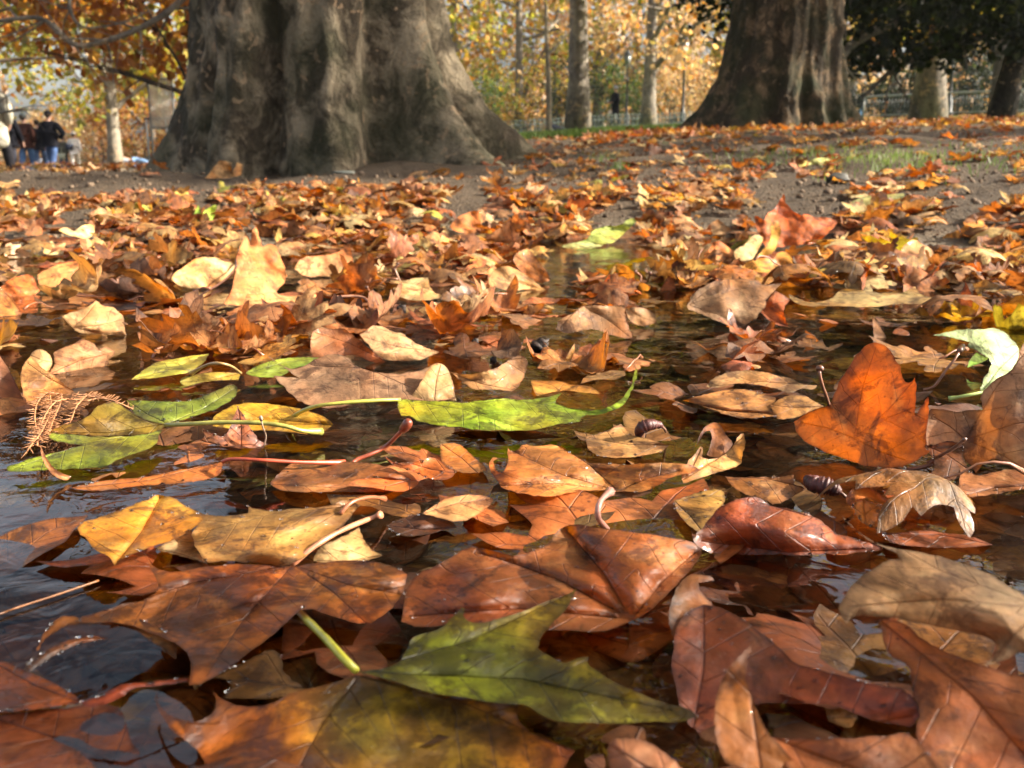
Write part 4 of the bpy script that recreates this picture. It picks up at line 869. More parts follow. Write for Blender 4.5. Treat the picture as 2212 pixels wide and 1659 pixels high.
h1('jagged orange red leaf propped upright, largest of the far right pile', 'C', [(652, 138), (670, 215), (760, 280), (795, 262), (850, 290), (930, 288), (1005, 318), (950, 380), (880, 452), (780, 472), (640, 478), (560, 505), (520, 470), (470, 345), (468, 280), (530, 312), (540, 268), (600, 230)],
   (.52, .13, .025), .15, z0=.0, tilt=52, hub=(540, 490), tips=[(655, 150), (995, 320), (480, 290)], amp=.006)
h1('yellow curled strip leaf standing in front of the jagged red leaf', 'C', [(563, 330), (585, 312), (615, 310), (642, 370), (622, 440), (590, 522), (520, 545), (468, 555), (530, 490), (572, 420)], (.66, .36, .07), .15, z0=.0, tilt=62, noveins=True)
h1('cream coloured twisted leaf beside the yellow strip leaf', 'C', [(325, 520), (350, 490), (400, 470), (450, 410), (480, 400), (522, 422), (510, 470), (470, 532), (445, 570), (350, 575)], (.66, .50, .30), .1, z0=.0, tilt=55, yaw=38, bulge=.004)
h1('amber leaf with a curled pale rim floating below the jagged red leaf', 'C', [(378, 590), (430, 575), (500, 548), (590, 560), (610, 520), (660, 508), (700, 540), (735, 600), (738, 635), (650, 655), (540, 652), (450, 642), (378, 622)], (.64, .30, .05), .3, z0=.0, tilt=36)
h1('small orange leaf humped in the water left of the cream twisted leaf', 'C', [(128, 510), (150, 470), (190, 450), (240, 443), (290, 480), (332, 510), (312, 560), (220, 572), (138, 556)], (.50, .18, .04), .3, z0=.0, tilt=45, yaw=38, bulge=.004)
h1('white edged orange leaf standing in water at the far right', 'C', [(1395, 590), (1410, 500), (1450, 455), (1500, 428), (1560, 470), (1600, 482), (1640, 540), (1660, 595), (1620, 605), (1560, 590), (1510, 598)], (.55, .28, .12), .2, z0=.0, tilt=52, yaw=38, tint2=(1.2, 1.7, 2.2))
h1('small jagged yellow orange leaf at the far right shore', 'C', [(1672, 442), (1700, 400), (1745, 390), (1800, 365), (1845, 328), (1858, 340), (1842, 430), (1750, 452)], (.60, .28, .06), .15, z0=.0, tilt=45)
h1('dark brown spike of a sunken leaf at the right', 'C', [(1745, 960), (1780, 830), (1833, 708), (1880, 800), (1922, 870), (1880, 965)], (.28, .11, .06), .5, z0=-.002, tilt=60)
h1('slim tan spike next to the dark brown spike', 'C', [(1858, 1012), (1895, 940), (1928, 858), (1940, 930), (1936, 1005)], (.50, .28, .12), .3, z0=-.002, tilt=60, noveins=True)
h1('long flat olive tan leaf floating across the right hand water', 'C', [(685, 790), (740, 815), (830, 845), (960, 828), (1000, 770), (1060, 750), (1200, 768), (1360, 800), (1440, 770), (1505, 738), (1555, 805), (1740, 822), (1600, 855), (1400, 850), (1200, 880), (1000, 862), (800, 872), (700, 832)], (.40, .28, .13), .3, z0=.004, tilt=10, amp=.003)
h1('small orange brown pair of points rising left of the upright orange leaf', 'C', [(600, 1035), (660, 1075), (730, 1098), (800, 1062), (790, 1018), (850, 1060), (895, 1105), (800, 1112), (690, 1108), (620, 1085)], (.46, .18, .07), .4, z0=-.001, tilt=55, noveins=True)
h1('tan spike with a thin hooked neighbour in the right hand water', 'C', [(1225, 930), (1262, 975), (1320, 1070), (1300, 1085), (1240, 1088)], (.42, .22, .12), .4, z0=-.002, tilt=60, noveins=True)
hero('orange leaf folded into a tent with a pale crinkled flap, centre back', (.52, .20, .07), .2, [
    dict(reg='B', seed=55, z0=.0, tilt=58, amp=.003, anchor=(1250, 720), tint2=(1.1, 1.3, 1.4), pts=[(1112, 560), (1120, 535), (1155, 508), (1205, 488), (1235, 520), (1275, 570), (1340, 660), (1350, 700), (1280, 722), (1180, 662), (1130, 605)]),
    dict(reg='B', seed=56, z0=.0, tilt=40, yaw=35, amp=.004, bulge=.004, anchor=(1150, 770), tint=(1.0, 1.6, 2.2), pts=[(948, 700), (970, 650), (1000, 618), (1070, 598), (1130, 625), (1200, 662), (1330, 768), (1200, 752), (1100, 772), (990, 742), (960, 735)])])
h1('cream white lobed leaf catching full sun, centre left of the tent leaf', 'B', [(345, 755), (370, 725), (310, 698), (400, 702), (480, 680), (560, 678), (565, 720), (600, 780), (655, 790), (640, 810), (560, 830), (450, 832), (370, 805)], (.68, .46, .25), .2, z0=.003, tilt=20)
hero('square orange leaf flap with a white torn corner standing far back', (.55, .20, .06), .1, [
    dict(reg='B', seed=57, z0=.0, tilt=52, amp=.003, pts=[(700, 350), (740, 292), (800, 262), (850, 247), (905, 250), (902, 390), (820, 398), (730, 380)]),
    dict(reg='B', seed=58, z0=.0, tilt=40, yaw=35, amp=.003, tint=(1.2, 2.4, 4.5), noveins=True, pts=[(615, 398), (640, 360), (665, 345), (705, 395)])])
h1('pale green leaf blade folded upward on the far water', 'B', [(1460, 460), (1590, 440), (1630, 370), (1700, 348), (1800, 345), (1860, 300), (1895, 292), (1910, 315), (1860, 365), (1780, 445), (1740, 462)], (.38, .46, .12), .2, z0=.002, tilt=32)
h1('long pale green leaf flat on the far water', 'B', [(1420, 478), (1500, 450), (1620, 452), (1710, 462), (1660, 488), (1480, 495)], (.50, .54, .26), .2, z0=.003, tilt=8)
h1('brown triangular spike mirrored in the far right water', 'B', [(2055, 765), (2100, 700), (2138, 632), (2158, 700), (2162, 770)], (.42, .19, .09), .3, z0=-.002, tilt=60)
h1('thin brown leaf stalk curl and long flat red leaf, centre of the far puddle', 'B', [(425, 870), (460, 900), (520, 950), (700, 970), (880, 985), (1000, 990), (860, 1003), (640, 1003), (520, 985), (455, 940)], (.40, .14, .07), .6, z0=.001, tilt=20)
h1('upright thin tan point standing in dark water above the green floating leaf', 'B', [(1390, 1275), (1440, 1220), (1480, 1150), (1510, 1103), (1512, 1160), (1470, 1255)], (.58, .30, .08), .3, z0=-.002, tilt=60, noveins=True)
hero('rolled rust leaf with a pale curled rim, left edge behind the water', (.50, .17, .05), .25, [
    dict(reg='A', seed=61, z0=.0, tilt=50, amp=.004, bulge=.006, anchor=(200, 790), pts=[(0, 745), (60, 690), (170, 655), (215, 665), (240, 740), (262, 760), (220, 800), (100, 835), (30, 780)]),
    dict(reg='A', seed=62, z0=.006, tilt=42, amp=.004, anchor=(330, 740), tint=(1.05, 1.3, 1.5), pts=[(240, 660), (330, 610), (400, 588), (500, 566), (560, 575), (605, 600), (600, 660), (520, 722), (430, 745), (330, 740), (280, 762), (255, 730)])])
h1('orange leaf corner cut by the left edge', 'A', [(-60, 700), (0, 742), (70, 800), (142, 915), (100, 928), (-60, 935)], (.52, .20, .05), .3, z0=.0, tilt=50)
h1('bright cream crumpled leaf cluster in full sun, left of centre', 'A', [(1108, 690), (1130, 650), (1170, 628), (1230, 580), (1280, 548), (1400, 543), (1440, 575), (1530, 580), (1520, 642), (1440, 712), (1380, 752), (1250, 752), (1150, 732)], (.70, .48, .26), .1, z0=.0, tilt=42, yaw=38, amp=.008, curl=.004, tint2=(.9, .6, .4))
hero('tall crumpled orange and cream leaf heap, highest of the left middle', (.60, .30, .14), .1, [
    dict(reg='A', seed=65, z0=.0, tilt=58, yaw=35, amp=.009, curl=.005, bulge=.006, anchor=(1600, 850), tint2=(.85, .6, .45), pts=[(1560, 470), (1590, 388), (1622, 440), (1640, 360), (1662, 350), (1700, 480), (1742, 458), (1790, 470), (1825, 560), (1855, 650), (1845, 720), (1790, 770), (1830, 830), (1820, 855), (1700, 850), (1600, 862), (1530, 860), (1448, 852), (1500, 760), (1530, 640), (1530, 540)]),
    dict(reg='A', seed=66, z0=.004, tilt=45, yaw=35, amp=.005, bulge=.008, anchor=(1700, 760), tint=(1.1, .7, .4), pts=[(1610, 730), (1650, 670), (1740, 650), (1840, 640), (1862, 670), (1800, 720), (1700, 750)]),
    dict(reg='A', seed=67, z0=.004, tilt=45, yaw=35, amp=.004, bulge=.008, anchor=(1750, 860), tint=(1.05, 1.2, 1.3), pts=[(1580, 840), (1600, 785), (1680, 790), (1760, 770), (1840, 800), (1940, 795), (2040, 780), (2062, 820), (1960, 840), (1850, 868), (1700, 880)])])
hero('rust leaf with a tall pale pointed fin, right of the crumpled heap', (.56, .22, .09), .1, [
    dict(reg='W', seed=68, z0=.0, tilt=55, amp=.003, anchor=(700, 600), tint2=(1.1, 1.6, 2.0), pts=[(636, 580), (650, 556), (690, 552), (722, 548), (755, 527), (762, 560), (768, 592), (740, 602), (700, 596), (660, 600)])])
h1('pale shell shaped curled leaf on the water, left', 'A', [(400, 930), (455, 905), (520, 890), (600, 850), (620, 828), (670, 865), (735, 872), (760, 900), (802, 932), (815, 1050), (780, 1057), (680, 1045), (540, 1045), (470, 1012)], (.52, .34, .20), .15, z0=.0, tilt=46, bulge=.008, hub=(470, 1005), tips=[(625, 840), (800, 950), (800, 1050)], amp=.005)
h1('rust curled leaf with a scalloped pale rim, below the shell shaped leaf', 'A', [(345, 1170), (400, 1135), (480, 1110), (500, 1090), (540, 1076), (600, 1098), (640, 1150), (680, 1120), (748, 1160), (745, 1180), (700, 1215), (702, 1240), (650, 1272), (540, 1270), (400, 1300), (300, 1312), (360, 1250)], (.42, .20, .10), .2, z0=.0, tilt=40, bulge=.004, curl=.003, tint2=(.8, .6, .5))
h1('coiled tan leaf tip left of the scalloped rust leaf', 'A', [(190, 1195), (215, 1155), (260, 1140), (312, 1162), (342, 1215), (330, 1270), (295, 1302), (250, 1300), (205, 1270)], (.46, .29, .16), .2, z0=.004, tilt=46, bulge=.008)
h1('light brown leaf under the feathery sprig at the left edge', 'D', [(128, 0), (150, -90), (200, -140), (260, -70), (330, -30), (420, 45), (480, 90), (440, 160), (350, 185), (210, 178), (160, 150)], (.48, .25, .10), .4, z0=.004, tilt=28)
h1('dark brown leaf cut by the left edge beside the bright water', 'D', [(-60, -230), (0, -150), (60, -50), (110, 50), (158, 155), (100, 180), (-60, 195)], (.26, .11, .06), .4, z0=.002, tilt=34)
h1('yellow green blotched leaf half sunk left of the dull brown leaf', 'A', [(845, 1342), (900, 1300), (950, 1262), (1000, 1232), (1100, 1210), (1220, 1190), (1352, 1170), (1325, 1230), (1240, 1292), (1120, 1312), (1000, 1332)], (.44, .40, .07), .5, z0=.003, tilt=8)
h1('green oval leaf with a yellow end behind the spiky dull brown leaf', 'A', [(1590, 1300), (1650, 1255), (1770, 1212), (1850, 1200), (1980, 1192), (2092, 1200), (2080, 1240), (1900, 1262), (1850, 1312), (1750, 1330), (1640, 1322)], (.26, .36, .06), .5, z0=.003, tilt=12)
h1('dark mouthed yellow brown rolled leaf, left of centre', 'A', [(1163, 1352), (1180, 1325), (1250, 1308), (1400, 1288), (1560, 1300), (1545, 1342), (1420, 1345), (1300, 1358), (1230, 1385), (1180, 1378)], (.36, .30, .07), .5, z0=.003, tilt=20,
   stalk=('A', [(1560, 1300), (1500, 1255), (1420, 1235), (1340, 1245), (1240, 1300)], [.012, .022, .026, .022, .01], .0014), scol=(.36, .22, .08))
h1('white curled leaf in full sun at the far left', 'A', [(376, 372), (420, 348), (480, 382), (520, 350), (560, 333), (612, 342), (612, 400), (560, 432), (500, 420), (430, 402)], (.74, .58, .36), .05, z0=.0, tilt=45, yaw=38, bulge=.005)
h1('white jagged leaf with a pink tinge at the far left edge', 'A', [(25, 530), (30, 470), (60, 452), (90, 470), (130, 462), (150, 500), (200, 520), (190, 552), (110, 555), (40, 552)], (.74, .52, .40), .05, z0=.0, tilt=45, yaw=38)
h1('small cream twin pointed leaf between the two white leaves', 'A', [(278, 520), (290, 470), (335, 440), (365, 475), (425, 452), (422, 492), (380, 530), (320, 535)], (.62, .48, .26), .05, z0=.0, tilt=48, yaw=38)
h1('bright fresh green leaf folded upright at the back left', 'A', [(1243, 312), (1262, 250), (1285, 203), (1300, 262), (1390, 203), (1408, 212), (1390, 280), (1365, 345), (1290, 358)], (.36, .55, .08), .1, z0=.0, tilt=55)
h1('dull brown fallen leaf with a curled end in the shade before the huge trunk', 'W', [(443, 385), (462, 362), (475, 345), (500, 352), (502, 372), (512, 352), (524, 355), (522, 378), (490, 386)], (.30, .17, .08), .05, z0=.0, tilt=55)
h1('orange leaf leaning on the root between the trunk ridges', 'W', [(795, 342), (812, 326), (820, 326), (840, 344), (815, 346)], (.55, .15, .04), .05, z0=.0, tilt=45)
h1('long tan leaf with curled up white ends on the right shore', 'C', [(1188, 60), (1205, 52), (1225, 80), (1280, 92), (1330, 85), (1320, 50), (1345, 45), (1370, 82), (1480, 85), (1525, 90), (1500, 115), (1330, 122), (1220, 118)], (.60, .42, .24), .05, z0=.0, tilt=35, yaw=38)
h1('grey green leaf lying folded on the right shore', 'C', [(1035, 235), (1120, 170), (1200, 150), (1330, 140), (1430, 135), (1448, 180), (1410, 215), (1250, 215), (1150, 245)], (.40, .40, .18), .05, z0=.0, tilt=25)
h1('pale yellow green leaf pair far right near the dark stone', 'C', [(730, -75), (770, -100), (800, -70), (880, -100), (960, -90), (985, -50), (900, -45), (820, -55), (760, -30)], (.55, .55, .22), .05, z0=.0, tilt=35)
h1('reddish tented leaf at the far right shore', 'C', [(1820, 320), (1860, 275), (1930, 255), (2000, 245), (2100, 290), (2050, 322), (1920, 332)], (.46, .20, .10), .05, z0=.0, tilt=30)
h1('brown leaf humped by the shore left of the jagged red leaf', 'C', [(128, 400), (160, 345), (225, 302), (290, 350), (335, 395), (250, 405)], (.44, .26, .14), .05, z0=.0, tilt=35)
# ------------------------------------------------------------------ leaf templates for the many other leaves
def plane_outline(rs, L=.075, lobes=None):
    """five lobed plane leaf, hub at the origin, main lobe along +y"""
    ang = [(-112, .62), (-52, .92), (0, 1.08), (52, .92), (112, .62)]
    P = [(0.004 * L, -.10 * L)]
    pol = lambda a, r: (math.sin(R(a)) * r * L, math.cos(R(a)) * r * L)
    P = [pol(-165, .22)]
    for i, (a, r) in enumerate(ang):
        a += rs.uniform(-5, 5); r *= rs.uniform(.9, 1.1); wdt = 17 if abs(a) < 80 else 20
        P += [pol(a - wdt - rs.uniform(0, 3), r * .66), pol(a - wdt * .55, r * .62), pol(a - wdt * .5, r * .82), pol(a, r), pol(a + wdt * .5, r * .82), pol(a + wdt * .55, r * .62), pol(a + wdt + rs.uniform(0, 3), r * .66)]
        if i < 4: am = (a + ang[i + 1][0]) / 2; P.append(pol(am, rs.uniform(.40, .50)))
    P += [pol(165, .22), (0, -.03 * L)]
    tips = [pol(a, r * .97) for a, r in ang]
    return P, tips
def oval_outline(rs, L=.08):
    P = []; wd = rs.uniform(.24, .32)
    for i in range(16):
        t = i / 15; P.append((wd * L * math.sin(math.pi * t ** .85), L * t))
    for i in range(15, 0, -1):
        t = i / 15; P.append((-wd * L * math.sin(math.pi * t ** .85), L * t))
    return P, [(0, L * .98)]
def template(k, step, form, kind='plane'):
    rs = random.Random(100 + k)
    P, tips = plane_outline(rs) if kind == 'plane' else oval_outline(rs)
    P = chaikin(P, 1, 95) if step < .009 else P
    hub = (0, 0) if kind == 'plane' else (0, .001)
    veins = [[hub, tuple(Vector(t) * .5 + Vector((t[1], -t[0])) * .02), t] for t in tips]
    V2, F = triangulate(P, veins if step < .012 else [], step)
    vd, vs, ed = vein_attrs(V2[:, 0], V2[:, 1], veins, P)
    X, Y = V2[:, 0].copy(), V2[:, 1] - .03; so_ = Vector((k * 5.1, k * 2.2, 0))
    nn = np.array([noise.noise(Vector((x * 26, y * 26, 0)) + so_) + .4 * noise.noise(Vector((x * 65, y * 65, 2)) + so_) for x, y in V2])
    amp, kx, ky, cup, edge = dict(flat=(.004, 2, 3, .2, .002), wavy=(.012, 6, 5, .4, .006), curl=(.014, 24, 7, .6, .010), roll=(.011, 40, 4, .4, .006), arch=(.010, -15, -10, -.5, -.004))[form]
    kx *= rs.uniform(.6, 1.2); ky *= rs.uniform(-.6, 1.2) if form in ('wavy', 'curl') else rs.uniform(.6, 1.2)
    a = rs.uniform(0, math.pi); ca, sa = math.cos(a), math.sin(a)
    U, W = X * ca + Y * sa, -X * sa + Y * ca; Z = 0 * U
    kk = kx + 1e-3; k2 = ky + 1e-3
    Z = (1 - np.cos(U * kk)) / kk; U = np.sin(U * kk) / kk
    Z = Z + (1 - np.cos(W * k2)) / k2; W = np.sin(W * k2) / k2
    X, Y = U * ca - W * sa, U * sa + W * ca
    Z = Z + amp * nn + cup * (X ** 2 + Y ** 2) + edge * np.exp(-ed / .012) * (.4 + nn)
    if form == 'arch': Z -= Z.min()
    return dict(V=np.stack([X, Y, Z], -1), F=F, vd=vd, vs=vs, ed=ed, luv=np.stack([V2[:, 0], V2[:, 1], 0 * X], -1), hub=(0, -.03, float(Z[np.argmin(np.hypot(V2[:, 0], V2[:, 1]))])))
def t_mesh(t):
    me = mesh_np('blade', t['V'], t['F'], (M_leaf,))
    for k in ('vd', 'vs', 'ed'): fattr(me, k, t[k])
    fattr(me, 'luv', t['luv'], 'FLOAT_VECTOR'); fattr(me, 'tint', np.ones((len(t['V']), 4)), 'FLOAT_COLOR')
    return me
FORMS = ['flat'] * 5 + ['wavy'] * 4 + ['curl'] * 4 + ['roll'] * 3 + ['arch'] * 4
TPL = [(f, template(i, .0055, f, 'plane' if i % 7 else 'oval')) for i, f in enumerate(FORMS)]
TME = [(f, t_mesh(t), t) for f, t in TPL]
def stalk_mesh(t, k):
    rs = random.Random(k); h = Vector(t['hub']); L = rs.uniform(.035, .06); a = rs.uniform(-.6, .6)
    pts = [h + Vector((math.sin(a * i / 5) * L * i / 5, -L * i / 5, .010 * math.sin(i / 5 * 2.6) * rs.uniform(.4, 1.3))) for i in range(6)]
    mb = MB(); mb.tube([tuple(p) for p in pts], [.0009, .0009, .0008, .0009, .0012, .0019], 6)
    V = np.concatenate(mb.V); return mesh_np('stalk', V, [np.concatenate(mb.F4), np.concatenate(mb.F3)], (M_stalk,))
SME = [stalk_mesh(t, i) for i, (f, t) in enumerate(TPL)]
HB = [np.array(p) for p in HERO_POLYS]
def over_hero(u, v, pad=0):
    for P in HB:
        if P[:, 0].min() - pad <= u <= P[:, 0].max() + pad and P[:, 1].min() - pad <= v <= P[:, 1].max() + pad:
            if inside_np(np.array([u]), np.array([v]), P)[0]: return True
            if pad and np.hypot(P[:, 0] - u, P[:, 1] - v).min() < pad: return True
    return False
def foot_hits_hero(x, y, r, pad):
    for a in (0, 1.05, 2.1, 3.14, 4.19, 5.24):
        u, v = project((x + r * math.cos(a), y + r * math.sin(a), .012))
        if over_hero(u, v, pad): return True
    u, v = project((x, y, .02)); return over_hero(u, v, pad)
def project(p):
    q = Vector(p) - CAMP; y = q.y * CP - q.z * SP; z = q.y * SP + q.z * CP
    return 1106 + FPX * q.x / y, 829.5 - FPX * z / y
LM = [(1000, 1480, 'the yellow green spotted leaf'), (560, 1320, 'the large orange brown leaf'), (320, 1140, 'the golden ribbed leaf'), (640, 1150, 'the blotched gold leaf'), (270, 930, 'the long mottled green leaf'), (590, 900, 'the yellow oval leaf'),
      (1080, 885, 'the bright green floating leaf'), (1300, 1000, 'the orange tan floating leaf'), (1880, 870, 'the upright orange leaf'), (2160, 900, 'the veined underside leaf'), (2130, 780, 'the pale green curled leaf'), (2020, 1280, 'the pale raised leaf'),
      (1620, 1400, 'the red brown folded leaf'), (1640, 1130, 'the shiny humped leaf'), (1300, 1250, 'the puckered orange leaf'), (780, 820, 'the dull brown piled leaf'), (860, 750, 'the tent folded tan leaf'), (1060, 810, 'the tan leaf bowl'), (1310, 690, 'the square arched leaf'),
      (1590, 660, 'the big hunched leaf'), (1730, 490, 'the jagged red leaf'), (1120, 600, 'the orange tent leaf'), (880, 620, 'the cream lobed leaf'), (570, 620, 'the tall crumpled heap'), (440, 590, 'the cream leaf cluster'), (210, 690, 'the shell shaped leaf'), (170, 780, 'the scalloped rust leaf'),
      (100, 600, 'the rolled rust leaf'), (170, 500, 'the white curled leaf'), (435, 470, 'the fresh green leaf'), (1880, 1090, 'the amber curled leaf'), (1640, 830, 'the ribbed brown leaf'), (80, 1450, 'the sunken purple leaf'), (330, 820, 'the yellow green blotched leaf'), (1800, 650, 'the olive tan leaf'), (300, 1560, 'the arched leaf rim')]
COLS = [('brown', (.24, .115, .055)), ('orange brown', (.38, .165, .062)), ('tan', (.42, .245, .115)), ('dark brown', (.13, .06, .035)), ('rust red', (.30, .11, .042)), ('golden', (.50, .30, .085)), ('pale tan', (.52, .37, .20)), ('olive', (.33, .31, .06))]
ST = {'sunk': 'sunk under water', 'awash': 'lying awash', 'dry': 'resting on other leaves'}
FW = {'flat': 'flat', 'wavy': 'wavy', 'curl': 'curled', 'roll': 'rolled', 'arch': 'humped'}
used_labels = {}
def gen_label(cn, form, state, u, v, size):
    best = sorted(LM, key=lambda m: (m[0] - u) ** 2 + ((m[1] - v) * 1.6) ** 2)
    for m in best[:4]:
        du, dv = u - m[0], v - m[1]
        rel = ('just behind' if dv < 0 else 'in front of') if abs(dv) * 2 > abs(du) else ('right of' if du > 0 else 'left of')
        for sz in ('', 'small ' if size < .9 else 'large '):
            L = f"{sz}{cn} {FW[form]} leaf {ST[state]} {rel} {m[2]}"
            if L not in used_labels: used_labels[L] = 1; return L
    return L
def place_generic(x, y, z, state, forms, wet, scale, cw, tilt=None):
    i = rng.choice([k for k, f in enumerate(FORMS) if f in forms]); f, me, t = TME[i]
    cn, col = rng.choices(COLS, cw)[0]; j = [rng.uniform(.82, 1.2) for _ in range(3)]; m_ = rng.uniform(.8, 1.25)
    col = tuple(min(.85, c * m_ * (.5 + .5 * q)) for c, q in zip(col, j))
    u, v = project((x, y, z))
    r = empty('plane_leaf' if i % 7 else 'oval_leaf', (x, y, z))
    tl = tilt if tilt is not None else (3 if state == 'sunk' else 7 if state == 'awash' else 26)
    up = rng.random() < .5
    r.rotation_euler = (R(rng.gauss(0, tl)) + (math.pi if (f != 'arch' and f != 'curl' and f != 'roll' and up) else 0), R(rng.gauss(0, tl)), rng.uniform(0, 6.28)); s = scale * rng.uniform(.72, 1.15); r.scale = (s, s, s)
    tag(r, gen_label(cn, f, state, u, v, s), 'leaf', GR_NEAR)
    b = ob('blade', me, r); b.color = (*col, wet)
    if state != 'sunk' and rng.random() < .5: q = ob('stalk', SME[i], r); q.color = (.28, .11, .05, 1)
    return r
rng.seed(21)
def scatter(n, ymin, ymax, mind, accept):
    pts = []; tries = 0
    while len(pts) < n and tries < 60000:
        tries += 1
        y = math.sqrt(rng.uniform(ymin ** 2, ymax ** 2)); x = rng.uniform(-.56, .56) * y
        if any((x - a) ** 2 + (y - b) ** 2 < (mind * (.5 + .5 * y)) ** 2 for a, b in pts): continue
        if accept(x, y): pts.append((x, y))
    return pts
def openwater(u, v):
    """stretches the photo shows as open reflecting water"""
    for (cu, cv, ru, rv) in ((60, 1060, 130, 75), (60, 800, 70, 60), (150, 1250, 190, 60), (620, 1060, 130, 30), (1330, 560, 170, 45), (1380, 880, 120, 60), (1600, 1320, 110, 60), (1250, 1420, 200, 40), (1150, 1090, 110, 35), (330, 1440, 120, 80), (1790, 700, 90, 60), (2040, 640, 90, 30), (1450, 760, 80, 60)):
        if ((u - cu) / ru) ** 2 + ((v - cv) / rv) ** 2 < 1: return True
    return False
def acc_sunk(x, y):
    u, v = project((x, y, 0)); return not (openwater(u, v) and rng.random() < .8)
CW_SUNK = [6, 5, 3, 3, 3, 1.5, .5, 1]
for x, y in scatter(96, .20, 1.2, .046, acc_sunk):
    z = rng.uniform(-.014, -.0025); place_generic(x, y, max(z, gz(x, y) + .006), 'sunk', ('flat',), .5, 1.1, CW_SUNK)
for x, y in scatter(42, .22, .75, .07, lambda x, y: not openwater(*project((x, y, 0)))):
    place_generic(x, y, rng.uniform(-.006, -.0015), 'sunk', ('flat',), .85, 1.35, [8, 5, 1.5, 4, 3, .6, 0, .6])
def acc_awash(x, y):
    u, v = project((x, y, 0)); return y > .47 and not openwater(u, v) and not foot_hits_hero(x, y, .045, 0)
for x, y in scatter(60, .45, 1.45, .045, acc_awash):
    place_generic(x, y, rng.uniform(.0, .004), 'awash', ('flat', 'wavy', 'arch') if rng.random() < .8 else ('curl',), rng.uniform(.4, .9), .9, [5, 5, 3, 2, 3, 1, 1, 1])
def acc_dry(x, y):
    u, v = project((x, y, 0)); return not openwater(u, v) and not foot_hits_hero(x, y, .05, 3)
for x, y in scatter(48, .85, 1.66, .05, acc_dry):
    place_generic(x, y, rng.uniform(.004, .014), 'dry', ('wavy', 'curl', 'roll', 'arch'), rng.uniform(.05, .35), .82, [5, 6, 4, 1, 4, 1, 2.5, .6])

# ---- everything further off reads as a mass
LOW = [(f, template(i + 40, .012, f)) for i, f in enumerate(['flat', 'wavy', 'curl', 'roll', 'arch', 'wavy', 'wavy', 'arch', 'flat', 'curl'])]
TINY = [(f, template(i + 60, .028, f)) for i, f in enumerate(['wavy', 'curl', 'roll', 'arch'])]
def mass(name, pts, lib, label, scale, tilt, zup, wet=.1, cw=(5, 6, 5, 1.5, 4.5, 1.6, 3.2, .4)):
    cols = np.array([c[1] for c in COLS]); wt = np.array(cw, float); wt /= wt.sum()
    VV, FF, A = [], [], {k: [] for k in ('vd', 'vs', 'ed', 'luv', 'T')}; o = 0
    for (x, y) in pts:
        f, t = lib[rng.randrange(len(lib))]
        s = scale * rng.uniform(.6, 1.15)
        M = Matrix.Rotation(rng.uniform(0, 6.28), 3, 'Z') @ Matrix.Rotation(R(rng.gauss(0, tilt)), 3, 'X') @ Matrix.Rotation(R(rng.gauss(0, tilt)), 3, 'Y')
        if f in ('flat', 'wavy') and rng.random() < .5: M = M @ Matrix.Rotation(math.pi, 3, 'X')
        V = (t['V'] * s) @ np.array(M).T
        g = max(gz(x, y), 0.0); V = V + np.array([x, y, g - min(0, np.percentile(V[:, 2], 25)) * .8 + rng.uniform(0, zup)])
        c = cols[nr.choice(8, p=wt)] * rng.uniform(.75, 1.3) * nr.uniform(.9, 1.1, 3)
        n = len(V); T = np.ones((n, 4)); T[:, :3] = np.minimum(c, .85)
        VV.append(V); FF.append(t['F'] + o); o += n
        for k in ('vd', 'vs', 'ed'): A[k].append(t[k])
        A['luv'].append(t['luv'] + nr.uniform(0, 9, 3) * np.array([1, 1, 0])); A['T'].append(T)
    me = mesh_np(name, np.concatenate(VV), np.concatenate(FF), (M_leaf,))
    for k in ('vd', 'vs', 'ed'): fattr(me, k, np.concatenate(A[k]))
    fattr(me, 'luv', np.concatenate(A['luv']), 'FLOAT_VECTOR'); fattr(me, 'tint', np.concatenate(A['T']), 'FLOAT_COLOR')
    q = ob(name, me); q.color = (1, 1, 1, wet); tag(q, label, 'leaves', kind='stuff')
    return q
def sc(n, ymin, ymax, amin, amax, acc=None):
    out = []
    for _ in range(n * 8):
        if len(out) >= n: break
        y = math.sqrt(rng.uniform(ymin ** 2, ymax ** 2)); x = rng.uniform(amin, amax) * y
        if (x - p1.x) ** 2 + (y - p1.y) ** 2 < .95 or (x - p2.x) ** 2 + (y - p2.y) ** 2 < .7: continue
        if acc and not acc(x, y): continue
        out.append((x, y))
    return out
def acc_m(x, y):
    if ((x + 1.62) / .75) ** 2 + ((y - 3.95) / .5) ** 2 < 1 or (3.35 < y < 4.3 and x < .2 and rng.random() < .85): return False
    u, v = project((x, y, .01)); return not (openwater(u, v) and rng.random() < .9) and not over_hero(u, v, 10) and not over_hero(u, v - 18, 0)
mid = sc(560, 1.35, 2.35, -.58, .58, acc_m)
mid += sc(820, 2.2, 3.05, -.60, .60, lambda x, y: acc_m(x, y) and (x < .25 * y or rng.random() < .45))
mid += sc(190, 3.0, 3.6, -.60, .60, lambda x, y: acc_m(x, y) and rng.random() < (.9 if x < .1 else .6))
mid += sc(260, 3.6, 6.8, -.1, .60) + sc(330, 3.6, 9.5, .04, .60)
mid += sc(60, 3.6, 6.5, -.62, -.33)
mass('fallen_leaves', mid, LOW, 'brown and orange leaves carpeting the far side of the puddle and its bare shore', .80, 12, .012)
mass('fallen_leaves', sc(4600, 1.6, 7.5, -.62, .62, lambda x, y: acc_m(x, y) and gz(x, y) > -.01), TINY, 'torn scraps of brown leaf scattered over the shore', .20, 25, .004, cw=(6, 4, 5, 3, 3, 1, 4, .3))
farp = sc(1500, 6.0, 13, .08, .60) + sc(2600, 12, 30, .10, .58) + sc(2200, 28, 60, .12, .58) + sc(900, 6.2, 22, -.62, -.22) + sc(120, 6.5, 10, -.1, .2) + sc(200, 12, 24, .02, .22)
